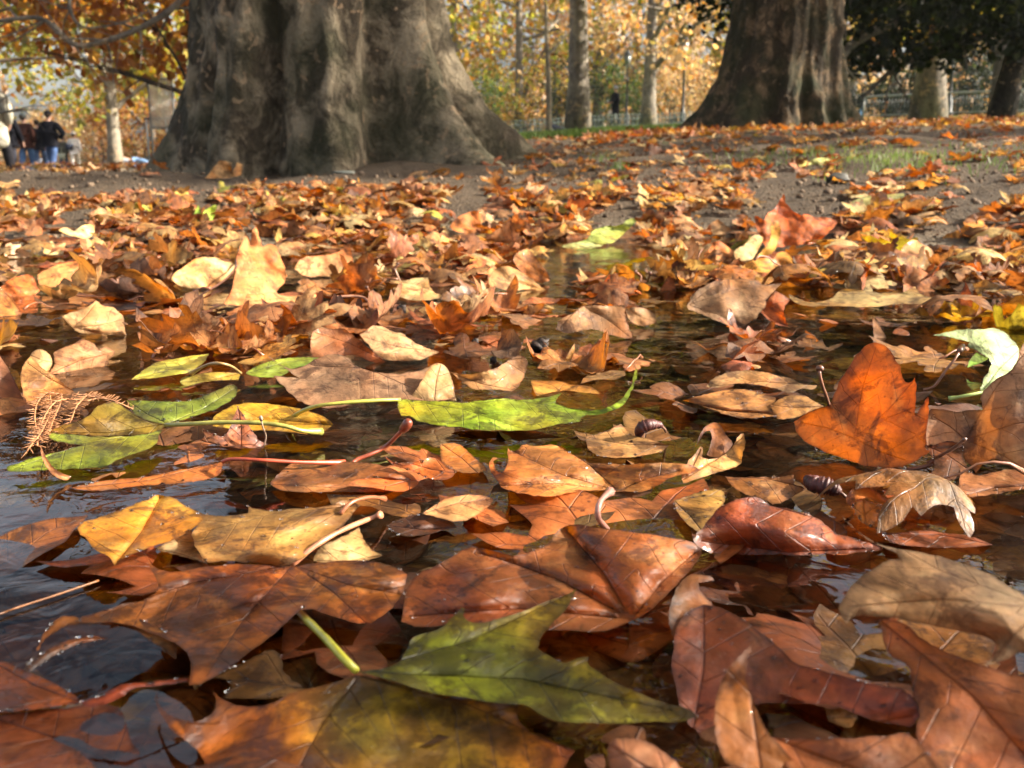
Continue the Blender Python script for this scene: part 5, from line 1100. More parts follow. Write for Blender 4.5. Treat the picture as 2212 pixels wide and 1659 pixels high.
def acc_w(x, y):
    u, v = project((x, y, 0)); return not (openwater(u, v) and rng.random() < .75)
def mass_flat(name, pts, label, scale, zlo, zhi, wet, cw, filt=None):
    lib = [(f, template(i + 80, .008, f)) for i, f in enumerate(['flat'] * 7)]
    cols = np.array([c[1] for c in COLS]); wt = np.array(cw, float); wt /= wt.sum(); VV, FF, A = [], [], {k: [] for k in ('vd', 'vs', 'ed', 'luv', 'T')}; o = 0
    for (x, y) in pts:
        f, t = lib[rng.randrange(7)]; s = scale * rng.uniform(.65, 1.15)
        M = Matrix.Rotation(rng.uniform(0, 6.28), 3, 'Z') @ Matrix.Rotation(R(rng.gauss(0, 3)) + (math.pi if rng.random() < .5 else 0), 3, 'X') @ Matrix.Rotation(R(rng.gauss(0, 3)), 3, 'Y')
        V = (t['V'] * s) @ np.array(M).T; V[:, 2] -= V[:, 2].mean(); V = V + np.array([x, y, max(rng.uniform(zlo, zhi), gz(x, y) + .004)])
        c = cols[nr.choice(8, p=wt)] * rng.uniform(.8, 1.3) * nr.uniform(.9, 1.1, 3); n_ = len(V); T = np.ones((n_, 4)); T[:, :3] = np.minimum(c, .85)
        VV.append(V); FF.append(t['F'] + o); o += n_
        for k in ('vd', 'vs', 'ed'): A[k].append(t[k])
        A['luv'].append(t['luv'] + nr.uniform(0, 9, 3) * np.array([1, 1, 0])); A['T'].append(T)
    me = mesh_np(name, np.concatenate(VV), np.concatenate(FF), (M_leaf,))
    for k in ('vd', 'vs', 'ed'): fattr(me, k, np.concatenate(A[k]))
    fattr(me, 'luv', np.concatenate(A['luv']), 'FLOAT_VECTOR'); fattr(me, 'tint', np.concatenate(A['T']), 'FLOAT_COLOR')
    q = ob(name, me); q.color = (1, 1, 1, wet); tag(q, label, 'leaves', kind='stuff')
mass_flat('fallen_leaves', sc(230, .2, .8, -.58, .58, acc_w) + sc(330, .8, 1.9, -.58, .58, acc_w), 'sodden brown leaves lying in layers on the bed of the puddle', 1.05, -.026, -.008, .5, (4, 6, 4, 1, 3, 2, 2, 1))
mass_flat('fallen_leaves', sc(260, .75, 2.0, -.58, .58, lambda x, y: acc_awash(x, y)), 'flat wet brown leaves awash between the larger leaves of the puddle', .85, -.002, .002, .7, (5, 6, 4, 1, 4, 1, 1.5, .6))
mass('fallen_leaves', farp, TINY, 'orange and tan leaves strewn thinly over the distant park ground', .95, 20, .008, cw=(2, 5, 4, .5, 5, 5, 4, .6))

# ---- grass, grit
def blades(name, pts, hmin, hmax, label, w_=.004):
    n = len(pts); P = np.array([(x, y, gz(x, y)) for x, y in pts]); h = nr.uniform(hmin, hmax, n); a = nr.uniform(0, 6.28, n); b = nr.uniform(0, 6.28, n); l = nr.uniform(.1, .7, n) * h
    dx = np.stack([np.cos(a), np.sin(a), 0 * a], -1) * w_ * .5; top = P + np.stack([np.cos(b) * l, np.sin(b) * l, h], -1)
    md = P + np.stack([np.cos(b) * l * .35, np.sin(b) * l * .35, h * .6], -1)
    V = np.stack([P - dx, P + dx, md + dx * .7, md - dx * .7, top], 1).reshape(-1, 3); i = np.arange(n) * 5
    me = mesh_np(name, V, [np.stack([i, i + 1, i + 2, i + 3], -1), np.stack([i + 3, i + 2, i + 4], -1)], (M_grass,))
    tag(ob(name, me), label, 'grass', kind='stuff')
tg = NT('grass_blades'); oi = tg.n('TexCoord').outputs['Object']; gc = tg.mix(tg.mr(tg.noise(oi, 4, 3), .3, .7), (.09, .17, .02), (.20, .27, .05))
M_grass = tg.done(tg.n('MixShader', {0: .4, 1: tg.surf(gc, .5).outputs[0], 2: tg.n('BsdfTranslucent', {'Color': gc}).outputs[0]}))
gp = []
for (u, v, n, r) in ((1300, 345, 60, .05), (1790, 335, 90, .12), (1880, 345, 160, .14), (1980, 350, 220, .16), (1950, 362, 120, .1), (1700, 335, 90, .14), (2130, 340, 150, .2), (1600, 345, 60, .1), (1340, 365, 40, .03)):
    c = on_ground(u, v); gp += [(c.x + rng.gauss(0, r), c.y + rng.gauss(0, r * 1.5)) for _ in range(n)]
blades('grass', gp, .012, .04, 'thin green grass tufts growing in the bare earth near the far leaves', .003)
blades('grass', sc(40000, 10.0, 32, -.10, .22), .06, .13, 'bright green lawn grass behind the huge trunk', .012)
def grit(pts, smin, smax):
    ic = [(math.cos(a) * math.cos(b), math.sin(a) * math.cos(b), math.sin(b)) for b in (-.6, .6) for a in (0, 1.26, 2.51, 3.77, 5.03)] + [(0, 0, 1), (0, 0, -1)]
    ic = np.array(ic); F = []
    for j in range(5):
        k = (j + 1) % 5; F += [(j, k, 5 + k), (j, 5 + k, 5 + j), (10, 5 + j, 5 + k), (11, k, j)]
    F = np.array(F); VV, FF = [], []
    for q, (x, y) in enumerate(pts):
        s = rng.uniform(smin, smax) * rng.uniform(.5, 1); V = ic * nr.uniform(.7, 1.2, (12, 1)) * np.array([s, s * rng.uniform(.6, 1), s * .6])
        VV.append(V + np.array([x, y, gz(x, y) + s * .2])); FF.append(F + 12 * q)
    me = mesh_np('gravel', np.concatenate(VV), np.concatenate(FF), (simple('grit', (.13, .092, .062), .95, nscale=9, namt=.6, spec=.2),), False)
    tag(ob('gravel', me), 'small crumbs of earth and grit on the bare shore', 'gravel', kind='stuff')
grit(sc(9500, 2.0, 6.8, -.6, .6, lambda x, y: gz(x, y) > .004) , .0025, .009)
grit(sc(1300, 2.3, 7.5, -.6, .6, lambda x, y: gz(x, y) > .008) , .009, .021)

# ---- stalks, seeds, catkins, sprig, stone
M_seed = simple('seed_case', (.03, .018, .013), .6, nscale=200, namt=.5, spec=.3)
M_twig = simple('twig_bark', (.13, .06, .035), .5, nscale=150)
M_wetred = simple('wet_catkin', (.07, .018, .014), .5, nscale=260, namt=.6)
M_straw = simple('dry_straw', (.46, .30, .16), .6, nscale=100)
def loose_stalk(label, reg, pts, zs, r=.0013, knob=2.3, mat=None, col=(.22, .085, .04)):
    W = smooth_path(stalk_pts(reg, pts, zs)); m = len(W); O = W[-1].copy(); root = empty('leaf_stalk', O); tag(root, label, 'stalk', 'loose leaf stalks standing in the puddle')
    n = max(2, int(m * .28)); W = [tuple(p - O) for p in W]
    mb = MB(); mb.tube(W[n - 1:], [r] * (m - n + 1), 7); s = mb.build('stem', M_stalk, root); s.color = (*col, 1)
    kb = MB(); kb.tube(W[:n], [r * (.7 + (knob - .7) * math.sin(math.pi * (.25 + .65 * (1 - i / (n - 1))))) for i in range(n)], 8); s = kb.build('knob', M_stalk, root); s.color = (*[c * .6 for c in col], 1)
loose_stalk('long red stalk with a swollen end rising beside the bright green leaf', 'E', [(435, 270), (420, 310), (360, 375), (280, 450), (180, 500), (80, 545), (20, 640)], [.030, .026, .018, .009, .006, .003, -.002], .0013, 2.4, col=(.32, .07, .03))
loose_stalk('upright brown club ended stalk left of the upright orange leaf', 'C', [(890, 1258), (885, 1300), (900, 1370), (925, 1440), (948, 1510)], [.030, .026, .018, .009, -.001], .0012, 2.6)
loose_stalk('long thin stalk leaning right, with a hooked red tip below the pale green leaf', 'C', [(1820, 1120), (1790, 1165), (1760, 1215), (1700, 1290), (1630, 1385), (1560, 1410)], [.034, .030, .025, .016, .004, .0], .0010, 2.6)
loose_stalk('dark stalk leaning left in the bright leaves left of the puddle centre', 'B', [(160, 738), (185, 775), (235, 842)], [.022, .014, -.001], .0013)
loose_stalk('short red stalk tilted right behind the cream lobed leaf', 'B', [(368, 585), (345, 630), (305, 712)], [.03, .02, -.001], .0014)
loose_stalk('short pale stalk crossing the short red stalk', 'B', [(345, 622), (362, 668), (388, 720)], [.022, .012, -.001], .0014, 1.6, col=(.5, .3, .2))
loose_stalk('curled stalk with a fat brown bud on the far open water', 'B', [(1895, 640), (1915, 650), (1940, 675), (1925, 720), (1872, 758)], [.024, .022, .016, .008, -.001], .0014, 3)
loose_stalk('small hooked stalk next to the curled stalk on the far water', 'B', [(1998, 645), (1990, 685), (1960, 735)], [.022, .012, -.001], .0013, 3)
loose_stalk('thin curved pale stalk standing before the small orange leaf at the right', 'C', [(192, 588), (200, 640), (240, 708)], [.026, .014, -.001], .0011, 2)
loose_stalk('dark bent stalk lying over the bright leaf cluster', 'A', [(1530, 560), (1520, 625), (1450, 700), (1330, 775), (1245, 830)], [.03, .024, .016, .008, .002], .0013, 1.3, col=(.12, .05, .03))
loose_stalk('thick orange stalk base arching over the left bright leaves', 'B', [(-60, 812), (0, 803), (80, 800), (150, 812), (190, 855)], [.006, .008, .008, .006, .0], .0016, 1.3, col=(.42, .2, .12))
loose_stalk('red forked stalk lying over the wet leaves at the right', 'F', [(1650, 680), (1700, 715), (1750, 745), (1800, 780), (1845, 805)], [.010, .010, .009, .006, .003], .0014, 1.6, col=(.38, .11, .05))
loose_stalk('dark straight stalk slanting up under the veined underside leaf', 'F', [(1815, 445), (1740, 490), (1650, 545), (1560, 580), (1450, 600)], [.016, .012, .008, .005, .002], .0013, 1.3, col=(.14, .06, .035))
loose_stalk('thin white fibre standing on the yellow oval leaf', 'D', [(1688, 250), (1700, 315), (1722, 380), (1710, 440)], [.026, .018, .008, .001], .0005, 2.4, col=(.6, .42, .3))
loose_stalk('orange straw lying in the blue reflection at the left edge', 'G', [(-60, 320), (100, 260), (300, 195), (480, 135), (640, 80)], [.0015, .0015, .0015, .0015, .0015], .0005, 1., col=(.30, .12, .04))
loose_stalk('fine brown fork of twig standing in the water at the far right', 'C', [(1855, 605), (1900, 640), (1955, 700), (2010, 760), (2085, 810)], [.026, .02, .012, .006, .0], .0014, 1.2, col=(.48, .2, .07))
loose_stalk('short upright brown stalk at the right edge beyond the puddle', 'C', [(2198, 510), (2196, 580), (2198, 660)], [.03, .015, -.001], .0013, 1.4)
def seed(label, u, v, r, jit=.5):
    d = ray(u, v); p = CAMP + d * ((r * .3 - CAMH) / d.z); g = gz(p.x, p.y)
    if g > .003: p = on_ground(u, v); p.z += r * .3
    mb = MB(); mb.blob((0, 0, 0), (r * 1.1, r, r), 14, 10, jit); root = mb.build('seed_case', M_seed, None, loc=p); tag(root, label, 'seed', 'dark seed cases floating among the leaves')
seed('round dark seed ball floating left of the orange tent leaf', 1020, 661, .0075)
seed('dark ragged seed case in the middle of the puddle', 1172, 750, .0075, 1.2)
seed('tiny dark seed on the water above the tan leaf bowl', 1028, 738, .0035)
seed('tiny dark bud left of the ragged seed case', 870, 668, .005, 1.)
seed('small dark crumb floating beneath the ragged seed case', 1067, 777, .003)
seed('small black seed on the shiny humped leaf', 1748, 1148, .002)
M_stone = simple('dark_stone', (.045, .042, .032), .7, nscale=60)
mb = MB(); mb.blob((0, 0, 0), (.036, .03, .018), 16, 12, .25); q = mb.build('stone', M_stone, None, loc=on_ground(1811, 392) + Vector((0, 0, .008))); tag(q, 'dark rounded stone on the bare earth of the right shore', 'stone')
mb = MB(); mb.blob((0, 0, 0), (.05, .04, .008), 16, 10, .25); q = mb.build('stone', simple('flat_stone', (.16, .17, .14), .8), None, loc=on_ground(745, 375) + Vector((0, 0, .004))); tag(q, 'flat grey stone by the root of the huge trunk', 'stone')
def catkin(label, reg, pts, zs, r):
    W = smooth_path(stalk_pts(reg, pts, zs), 12); O = W[0].copy(); root = empty('catkin', O); tag(root, label, 'catkin', 'wet catkins floating among the leaves')
    m = len(W); n = int(m * .72); mb = MB()
    mb.tube([tuple(p - O) for p in W[:n]], [r * math.sin(math.pi * (.12 + .8 * i / (n - 1))) * (1 + .10 * math.sin(i * 1.9) + rng.uniform(-.16, .16)) + .0004 for i in range(n)], 12); mb.build('scales', M_wetred, root)
    s = MB(); s.tube([tuple(p - O) for p in W[n - 2:]], [.0009] * (m - n + 2), 6); s.build('stem', M_twig, root)
catkin('dark red wet catkin with ridged scales, right of the puckered orange leaf', 'F', [(802, 655), (850, 690), (930, 705), (1000, 735), (1045, 765), (1110, 830)], [.012, .012, .012, .010, .008, .003], .0042)
catkin('arched dark red catkin beside the orange tan floating leaf', 'E', [(1925, 380), (1935, 335), (1980, 308), (2050, 305), (2088, 330), (2100, 350)], [.006, .012, .015, .014, .010, .006], .0034)
def sprig():
    root = None; stems = [[(860, 205), (760, 160), (640, 128), (520, 112), (400, 108), (320, 100), (250, 150), (225, 240), (235, 330), (270, 410)],
                          [(560, 118), (500, 180), (470, 250), (440, 340)], [(400, 108), (390, 170), (350, 260), (320, 350)], [(320, 100), (330, 190), (300, 290), (250, 380), (200, 440), (165, 495)], [(640, 128), (560, 150), (450, 140), (360, 160), (300, 230), (260, 330), (240, 440)]]
    st = MB(); nd = MB(); O = None
    for k, s in enumerate(stems):
        W = smooth_path(stalk_pts('D', s, [.014 + .004 * math.sin(i * 1.3 + k) for i in range(len(s))]), 5)
        if O is None: O = W[0].copy()
        W = [p - O for p in W]; st.tube([tuple(p) for p in W], [.0006] * len(W), 5)
        L = 0
        for i in range(1, len(W)):
            seg = W[i] - W[i - 1]; nn = max(1, int(seg.length / .0016))
            for j in range(nn):
                p = W[i - 1] + seg * (j / nn); t = seg.normalized()
                sd = t.cross(Vector((0, 0, 1))).normalized() * (1 if (i + j) % 2 else -1)
                e = p + (sd * .0055 + t * .003 + Vector((0, 0, rng.uniform(-.002, .003)))) * rng.uniform(.7, 1.1)
                nd.tube([tuple(p), tuple(e)], [.00035, .0002], 4)
    root = empty('conifer_sprig', O); tag(root, 'dry rusty feathery conifer sprig draped over the leaves at the left edge', 'sprig')
    m1 = simple('sprig_rust', (.34, .15, .06), .7, nscale=200)
    st.build('stem', m1, root); nd.build('needles', m1, root)
sprig()
# ------------------------------------------------------------------ people
def skin(name, pts, edges, rad, mat, parent, root=0, sub=1):
    me = bpy.data.meshes.new(name); me.from_pydata([tuple(p) for p in pts], edges, []); me.materials.append(mat)
    o = ob(name, me, parent); m = o.modifiers.new('skin', 'SKIN'); m.use_smooth_shade = True; m.branch_smoothing = .6
    for i, r in enumerate(rad):
        sv = me.skin_vertices[0].data[i]; sv.radius = r if hasattr(r, '__len__') else (r, r); sv.use_root = (i == root)
    s = o.modifiers.new('subdivision', 'SUBSURF'); s.levels = s.render_levels = sub
    return o
MATS = {}
def cloth(c):
    k = tuple(c)
    if k not in MATS: MATS[k] = simple('cloth', k, .9, nscale=12, namt=.2, spec=.12)
    return MATS[k]
def person(label, u, d, h, top, legs, face=0., step=.0, hair=(.03, .02, .015), skinc=(.5, .3, .22), hat=None, arm='hang', coat=False, bag=None, shoe=(.03, .03, .03), head_turn=0.):
    """u, d: place; h: height; face: turn about the vertical (0 = walking away from the camera)"""
    g = at(u, d); root = empty('person', g, face); root.scale = (h / 1.75,) * 3
    tag(root, label, 'person', 'people strolling in the park')
    st = step
    hip = (0, 0, .93)
    L = {}
    for s, sg in (('l', -1), ('r', 1)):
        f = st * sg
        L[s] = dict(hip=(.095 * sg, 0, .90), knee=(.105 * sg, f * .20 + .03, .49), ankle=(.11 * sg, f * .42 - .04 * (f < 0), .09 + (.05 if f < 0 else 0)), toe=(.12 * sg, f * .42 + .13, .04),
                    sh=(.19 * sg, 0, 1.42))
        if arm == 'hang': L[s].update(el=(.25 * sg, -.02 - f * .12, 1.14), wr=(.26 * sg, .06 - f * .30, .90))
        elif arm == 'pocket': L[s].update(el=(.31 * sg, -.10, 1.15), wr=(.22 * sg, .06, .95))
        elif arm == 'hip': L[s].update(el=(.42 * sg if sg > 0 else .27 * sg, -.06, 1.14), wr=(.22 * sg, .08, 1.02))
        elif arm == 'front': L[s].update(el=(.26 * sg, .02, 1.14), wr=(.14 * sg, .24, 1.06))
    P = [hip, (0, 0, 1.10), (0, .01, 1.30), (0, 0, 1.43), (0, .005, 1.50), (0, .02, 1.565), (0, .03, 1.64), (0, .02, 1.715)]
    E = [(i, i + 1) for i in range(7)]; Rr = [(.15, .11), (.135, .10), (.155, .11), (.11, .085), (.055, .055), (.065, .08), (.078, .098), (.058, .072)]
    P += [(0, .115, 1.60)]; E += [(6, 8)]; Rr += [.018]              # nose
    for sg in (-1, 1): P += [(.082 * sg, .01, 1.60)]; E += [(6, len(P) - 1)]; Rr += [.016]
    for s, sg in (('l', -1), ('r', 1)):
        b = len(P); q = L[s]
        P += [q['sh'], q['el'], q['wr']]; E += [(3, b), (b, b + 1), (b + 1, b + 2)]; Rr += [.055, .042, .028]
        w_, e_ = Vector(q['wr']), Vector(q['el']); dr = (w_ - e_).normalized(); sd = Vector((0, 1, 0)) - dr * dr.y; sd.normalize()
        pm = w_ + dr * .055; P.append(tuple(pm)); E.append((b + 2, b + 3)); Rr.append((.034, .02)); pi = b + 3
        for k, (o_, ln) in enumerate(((.028, .075), (.010, .085), (-.009, .080), (-.027, .064))):
            P.append(tuple(pm + sd * o_ + dr * .04)); E.append((pi, len(P) - 1)); Rr.append(.010)
            P.append(tuple(pm + sd * o_ * 1.1 + dr * (.04 + ln * .6) + Vector((-.012 * sg, 0, 0)))); E.append((len(P) - 2, len(P) - 1)); Rr.append(.008)
        P.append(tuple(w_ + dr * .03 + sd * .05)); E.append((b + 2, len(P) - 1)); Rr.append(.010)
        P.append(tuple(w_ + dr * .07 + sd * .062)); E.append((len(P) - 2, len(P) - 1)); Rr.append(.009)
        b = len(P); P += [q['hip'], q['knee'], q['ankle'], q['toe']]; E += [(0, b), (b, b + 1), (b + 1, b + 2), (b + 2, b + 3)]; Rr += [.085, .058, .04, .035]
    skin('body', P, E, Rr, cloth(skinc), root)
    # jacket
    zb = .52 if coat else .80
    P = [(0, 0, zb), (0, 0, .98), (0, .0, 1.15), (0, .01, 1.32), (0, 0, 1.43), (0, -.005, 1.50)]; E = [(i, i + 1) for i in range(5)]
    Rr = [(.225 if not coat else .24, .18), (.215, .17), (.21, .165), (.225, .17), (.175, .13), (.09, .09)]
    for s in 'lr':
        q = L[s]; b = len(P); P += [q['sh'], q['el'], q['wr']]; E += [(4, b), (b, b + 1), (b + 1, b + 2)]; Rr += [.098, .082, .062]
    skin('coat' if coat else 'jacket', P, E, Rr, cloth(top), root, 1, 2)
    P = [(0, 0, .98), (0, 0, .90)]; E = [(0, 1)]; Rr = [(.155, .115), (.15, .115)]
    for s in 'lr':
        q = L[s]; b = len(P); P += [q['hip'], q['knee'], (q['ankle'][0], q['ankle'][1], q['ankle'][2] + .01)]; E += [(1, b), (b, b + 1), (b + 1, b + 2)]; Rr += [.115, .095, .078]
    skin('trousers', P, E, Rr, cloth(legs), root, 0, 2)
    for s in 'lr':
        q = L[s]; a = Vector(q['ankle']); t_ = Vector(q['toe']); mb = MB(); mb.tube([tuple(a - Vector((0, .05, .045))), tuple(a.lerp(t_, .4) - Vector((0, 0, .03))), tuple(t_ + Vector((0, .02, -.005)))], [.045, .048, .034], 8); mb.build('shoe', cloth(shoe), root)
    mb = MB(); mb.blob((0, -.012, 1.672), (.092, .108, .092), 14, 10, .08); mb.build('hair', cloth(hair), root)
    if hat: mb = MB(); mb.blob((0, .0, 1.70), (.100, .115, .085), 14, 10); mb.tube([(0, .0, 1.655), (0, 0, 1.69)], [.108, .104], 16); mb.build('hat', cloth(hat), root)
    e = MB()
    for sg in (-1, 1): e.blob((.032 * sg, .108, 1.635), (.012, .008, .008), 8, 6)
    e.build('eyes', cloth((.02, .015, .012)), root); e = MB(); e.tube([(-.022, .104, 1.572), (0, .112, 1.57), (.022, .104, 1.572)], [.004, .007, .004], 6); e.build('mouth', cloth((.32, .10, .09)), root)
    if bag:
        mb = MB(); mb.box((bag[0], bag[1], bag[2]), (.30, .12, .26)); mb.build('bag', cloth(bag[3]), root, False)
        mb = MB(); mb.tube([(bag[0], bag[1] - .05, bag[2] + .12), (0, -.14, 1.2), (-.1 * (1 if bag[0] > 0 else -1), 0, 1.5), (0, .12, 1.2), (bag[0], bag[1] + .05, bag[2] + .12)], [.015] * 5, 5); mb.build('strap', cloth(bag[3]), root)
    return root
BLK = (.006, .006, .009); JEAN = (.06, .11, .22)
person('tall stroller in a pale coat cut by the left edge of the photo', -4, 18, 1.78, (.40, .38, .30), (.02, .02, .025), step=.5, arm='pocket', coat=True, hat=(.30, .30, .24))
person('stroller in dark clothes second from the left edge', 22, 26, 1.72, BLK, (.03, .03, .04), step=-.5, arm='hang')
person('stroller in a brown jacket and blue jeans walking away', 58, 29.5, 1.74, (.045, .017, .012), (.06, .12, .24), step=.4, arm='pocket', hat=(.06, .07, .07))
person('stroller in a black jacket and jeans left of the hooded walker', 87, 33.5, 1.74, BLK, (.05, .08, .16), step=.6, arm='hang')
person('tall walker in a black hooded jacket with one elbow bent out', 112, 29.5, 1.78, BLK, (.05, .085, .18), step=-.8, arm='hip', hat=BLK, shoe=(.5, .5, .5))
person('small walker with a pale shoulder bag behind the hooded walker', 137, 46, 1.60, (.08, .08, .06), (.07, .10, .17), step=.4, bag=(.0, -.20, .80, (.45, .48, .36)))
person('walker dressed in white with a dark bag on the back', 162, 46, 1.74, (.72, .70, .66), (.78, .74, .66), step=.6, bag=(-.18, -.16, 1.12, (.05, .06, .09)), hat=(.7, .68, .66), face=.3)
person('distant walker in dark blue left of the pale plane trunk', 204, 62, 1.70, (.05, .055, .08), (.03, .03, .05), step=.5, hair=(.3, .1, .06))
person('distant walker in dark red beside the pale plane trunk', 225, 58, 1.72, (.05, .03, .04), (.25, .26, .28), step=-.4, hair=(.35, .33, .3))
person('person in a long black coat and grey cap walking across the far lawn', 1327, 44, 1.72, BLK, (.025, .025, .03), face=R(115), step=.3, arm='front', coat=True, hat=(.30, .31, .34), bag=(.18, .1, .62, (.55, .5, .42)))
person('person in a black jacket and blue jeans right of the second big trunk', 1853, 58, 1.72, (.02, .03, .035), (.13, .25, .42), step=.4, arm='front')
# reclining person in jeans beside the big trunk
def recliner():
    g = at(285, 34); root = empty('person', g, R(0)); tag(root, 'person in faded jeans lying on one side beside the huge trunk at the left', 'person', 'people strolling in the park')
    P = [(0, 0, .22), (-.25, 0, .30), (-.48, 0, .42), (-.56, 0, .50), (-.64, .0, .60), (.35, -.1, .30), (.70, -.1, .16), (.80, -.16, .20), (.35, .1, .16), (.75, .1, .10), (.85, .1, .16), (-.62, -.12, .22), (-.40, -.2, .06), (-.42, .15, .30), (-.15, .2, .26)]
    E = [(0, 1), (1, 2), (2, 3), (3, 4), (0, 5), (5, 6), (6, 7), (0, 8), (8, 9), (9, 10), (2, 11), (11, 12), (2, 13), (13, 14)]
    skin('body', P, E, [.13, .13, .12, .05, .10, .08, .05, .04, .08, .05, .04, .045, .035, .045, .035], cloth((.5, .32, .24)), root)
    skin('trousers', [P[0], P[5], P[6], P[8], P[9]], [(0, 1), (1, 2), (0, 3), (3, 4)], [.16, .10, .07, .10, .07], cloth((.16, .26, .42)), root, 0, 2)
    skin('jacket', [P[0], P[1], P[2], P[11], P[13]], [(0, 1), (1, 2), (2, 3), (2, 4)], [.14, .155, .15, .07, .07], cloth((.35, .42, .50)), root, 0, 2)
    mb = MB(); mb.blob((-.66, .0, .64), (.10, .11, .10), 12, 8); mb.build('hair', cloth((.05, .03, .02)), root)
recliner()
def pigeon(label, u, d, rz, s=1.):
    root = empty('pigeon', at(u, d), rz); root.scale = (s, s, s); tag(root, label, 'pigeon', 'pigeons pecking in the park')
    skin('body', [(0, 0, .15), (0, .08, .17), (0, .13, .22), (0, .145, .26), (0, .175, .255), (0, -.08, .13), (0, -.20, .12), (.02, .02, .08), (.025, .03, .0), (-.02, .02, .08), (-.025, .03, .0), (0, .05, .16)],
         [(0, 11), (11, 1), (1, 2), (2, 3), (3, 4), (0, 5), (5, 6), (0, 7), (7, 8), (0, 9), (9, 10)], [(.062, .065), (.05, .052), (.028, .03), (.026, .028), .007, (.045, .035), (.035, .010), .014, .006, .014, .006, .058], cloth((.13, .14, .17)), root, 0, 2)
pigeon('grey pigeon on the lawn right of the slim young tree', 1205, 22, R(70), 1.1)
pigeon('dark pigeon pecking on the path at the far left', 62, 21, R(-80), 1.5)
pigeon('pale pigeon on the path by the feet of the hooded walker', 131, 27, R(160), 1.2)

# ------------------------------------------------------------------ lamps, fences, guards
M_iron = simple('black_iron', (.018, .02, .02), .45)
M_fence = simple('fence_paint', (.06, .09, .075), .5)
M_galv = simple('galvanised_steel', (.20, .22, .21), .5)
tgl = NT('lantern_glass'); M_glass = tgl.done(tgl.surf((.25, .27, .25), .2))
def lamp(label, u, d, h):
    root = empty('street_lamp', at(u, d)); tag(root, label, 'lamp post', 'old iron lamp posts')
    mb = MB(); mb.lathe((0, 0, 0), [(.0, -.1), (.17, -.1), (.17, .12), (.12, .2), (.13, .5), (.09, .62), (.06, .8), (.05, h * .6), (.07, h * .61), (.045, h * .63), (.04, h - .75), (.07, h - .72), (.05, h - .66), (.0, h - .66)], 14)
    mb.tube([(-.28, 0, h * .8), (.28, 0, h * .8)], .018, 6); mb.build('column', M_iron, root)
    g = MB(); g.lathe((0, 0, h - .66), [(.0, 0), (.10, 0), (.19, .42), (.0, .42)], 4); l = g.build('lantern', M_glass, root, False)
    c = MB(); c.lathe((0, 0, h - .24), [(.22, 0), (.12, .12), (.07, .2), (.03, .26), (.0, .30)], 8)
    for k in range(4): a = k * math.pi / 2; c.tube([(.10 * math.cos(a), .10 * math.sin(a), h - .66), (.195 * math.cos(a), .195 * math.sin(a), h - .24)], .012, 5)
    c.build('lantern_cap', M_iron, root)
lamp('black iron lamp post left of the second big trunk', 1471, 45, 3.75)
lamp('slimmer black lamp post behind the walker in the long coat', 1351, 50, 3.6)
lamp('dark lamp post under the golden leaves at the right', 2040, 40, 2.9)
def hoops(label, u0, d0, u1, d1, h=.55, gap=.22):
    a, b = at(u0, d0), at(u1, d1); root = empty('hoop_fence', a); tag(root, label, 'fence', 'low park fences')
    n = int((b - a).length / gap); mb = MB(); rl = MB(); ps = MB(); R_ = []
    for i in range(n):
        p = a.lerp(b, i / n); q = a.lerp(b, (i + 1.35) / n); p.z = gz(p.x, p.y); q.z = gz(q.x, q.y); m_ = (p + q) / 2; p -= a; q -= a; m_ -= a
        mb.tube([tuple(p), tuple(p + Vector((0, 0, h * .8))), tuple(p.lerp(m_, .3) + Vector((0, 0, h * .95))), tuple(m_ + Vector((0, 0, h))), tuple(q.lerp(m_, .3) + Vector((0, 0, h * .95))), tuple(q + Vector((0, 0, h * .8))), tuple(q)], .013, 5, cap=False)
        R_.append(p)
        if i % 9 == 0: ps.box((p.x, p.y, p.z + h * .5), (.04, .04, h + .1))
    for z in (.12, h * .68): rl.tube([tuple(p + Vector((0, 0, z))) for p in R_], .012, 5)
    mb.build('hoops', M_fence, root); rl.build('rail', M_fence, root); ps.build('posts', M_fence, root, False)
hoops('low green hoop fence along the far edge of the lawn', 1060, 40, 1560, 46, .55)
hoops('second low hoop fence further behind the lawn', 1120, 55, 1480, 58, .7)
hoops('low green fence behind the strollers and the pale trunk', 120, 70, 330, 55, .9)
def meshfence(label, u0, d0, u1, d1, h=.95):
    a, b = at(u0, d0), at(u1, d1); root = empty('railing_fence', a); tag(root, label, 'fence', 'low park fences')
    L = (b - a).length; n = int(L / .11); bars = MB(); rl = MB(); ps = MB(); Q = []
    for i in range(n + 1):
        p = a.lerp(b, i / n); p.z = gz(p.x, p.y); p -= a; Q.append(p); bars.tube([tuple(p + Vector((0, 0, .05))), tuple(p + Vector((0, 0, h)))], .010, 4)
        if i % 22 == 0: ps.box((p.x, p.y, p.z + h * .5), (.06, .06, h + .08))
    rl.tube([tuple(p + Vector((0, 0, h))) for p in Q], .032, 6); rl.tube([tuple(p + Vector((0, 0, .12))) for p in Q], .02, 6)
    bars.build('bars', M_fence, root); rl.build('rail', M_galv, root); ps.build('posts', M_galv, root, False)
meshfence('long grey railing with a pale top rail across the right background', 1858, 39, 2290, 36, .82)
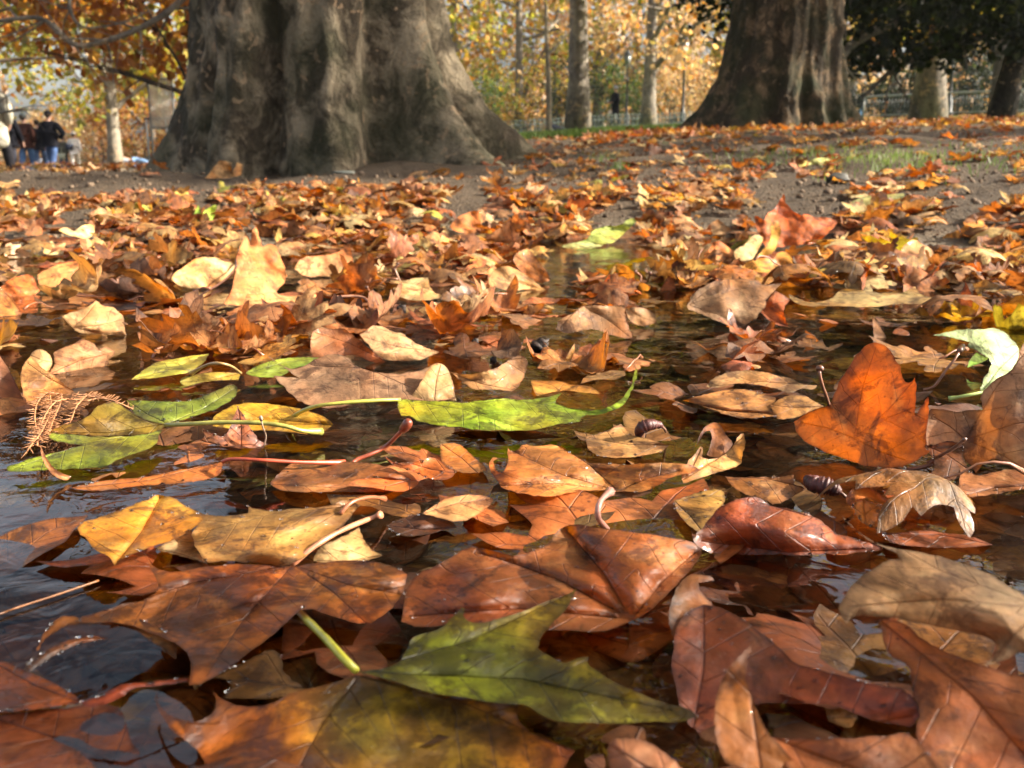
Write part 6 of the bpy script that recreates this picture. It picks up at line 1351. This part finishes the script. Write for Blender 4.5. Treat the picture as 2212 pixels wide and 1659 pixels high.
def lattice():
    root = empty('lattice_panel', at(357, 17)); tag(root, 'tall pale lattice guard panel standing left of the huge trunk', 'panel')
    f = MB(); g = MB(); W, z0, z1 = .40, .72, 1.50
    for i in range(13): x = -W / 2 + W * i / 12; g.tube([(x, 0, z0), (x, 0, z1)], .011, 4)
    for i in range(19): z = z0 + (z1 - z0) * i / 18; g.tube([(-W / 2, .012, z), (W / 2, .012, z)], .009, 4)
    for p, q in (((-W / 2, 0, -.1), (-W / 2, 0, z1)), ((W / 2, 0, -.1), (W / 2, 0, z1)), ((-W / 2, 0, z1), (W / 2, 0, z1)), ((-W / 2, 0, z0), (W / 2, 0, z0))): f.tube([p, q], .018, 6)
    f.build('frame', M_galv, root); g.build('lattice', simple('lattice_paint', (.78, .78, .70), .6), root)
lattice()
def gate():
    root = empty('goal_frame', at(322, 22)); tag(root, 'thin pale metal frame standing on the grass left of the huge trunk', 'frame')
    f = MB(); f.tube([(.0, 0, -.1), (.0, 0, 1.10)], .022, 7); f.build('upright', M_galv, root)
    f = MB(); f.tube([(.42, 0, -.1), (.42, 0, 1.10)], .022, 7); f.build('upright', M_galv, root)
    f = MB(); f.tube([(-.05, .0, 1.11), (.60, 0, 1.13)], .02, 7); f.build('crossbar', M_iron, root)
gate()
# ------------------------------------------------------------------ thin autumn haze
def haze():
    t = NT('haze_air'); vol = t.n('VolumePrincipled', {'Color': (.86, .88, .92, 1), 'Density': .0003, 'Anisotropy': .3})
    t.t.links.new(vol.outputs[0], t.out.inputs['Volume'])
    mb = MB(); mb.box((0, 50, 11), (260, 160, 32)); o = mb.build('haze', t.m, None, False); tag(o, 'thin pale air fading the far trees', 'haze', kind='stuff')
haze()
# ------------------------------------------------------------------ beads of water on the wet leaves
def droplets():
    t = NT('water_bead'); pb = t.n('BsdfPrincipled', {'Base Color': (1, 1, 1, 1), 'Roughness': .07, 'IOR': 1.33, 'Transmission Weight': 1.}); m = t.done(pb)
    mb = MB(); k = 0; rg = random.Random(3)
    for o in list(bpy.data.objects):
        if o.parent and o.name.startswith('blade') and o.color[3] >= .55 and 'vd' in o.data.attributes and len(o.data.vertices) > 250:
            O = o.parent.location
            if o.parent.rotation_euler.x or abs(O.x) > .6 or O.y > .75: continue
            ed = np.empty(len(o.data.vertices), np.float32); o.data.attributes['ed'].data.foreach_get('value', ed)
            V = [v for v in o.data.vertices if (O.z + v.co.z) > .003]
            if not V: continue
            for _ in range(rg.randint(10, 24)):
                v = rg.choice(V)
                if rg.random() < .5: v = min(rg.sample(V, min(12, len(V))), key=lambda q: ed[q.index])
                r = rg.uniform(.00035, .0009) * (.6 + O.y); c = O + v.co + Vector((0, 0, r * .35)); mb.blob(tuple(c), (r, r, r * .7), 10, 7); k += 1
    tag(mb.build('water_droplets', m), 'tiny clear water beads glinting on the wet leaves', 'water drops', kind='stuff')
droplets()
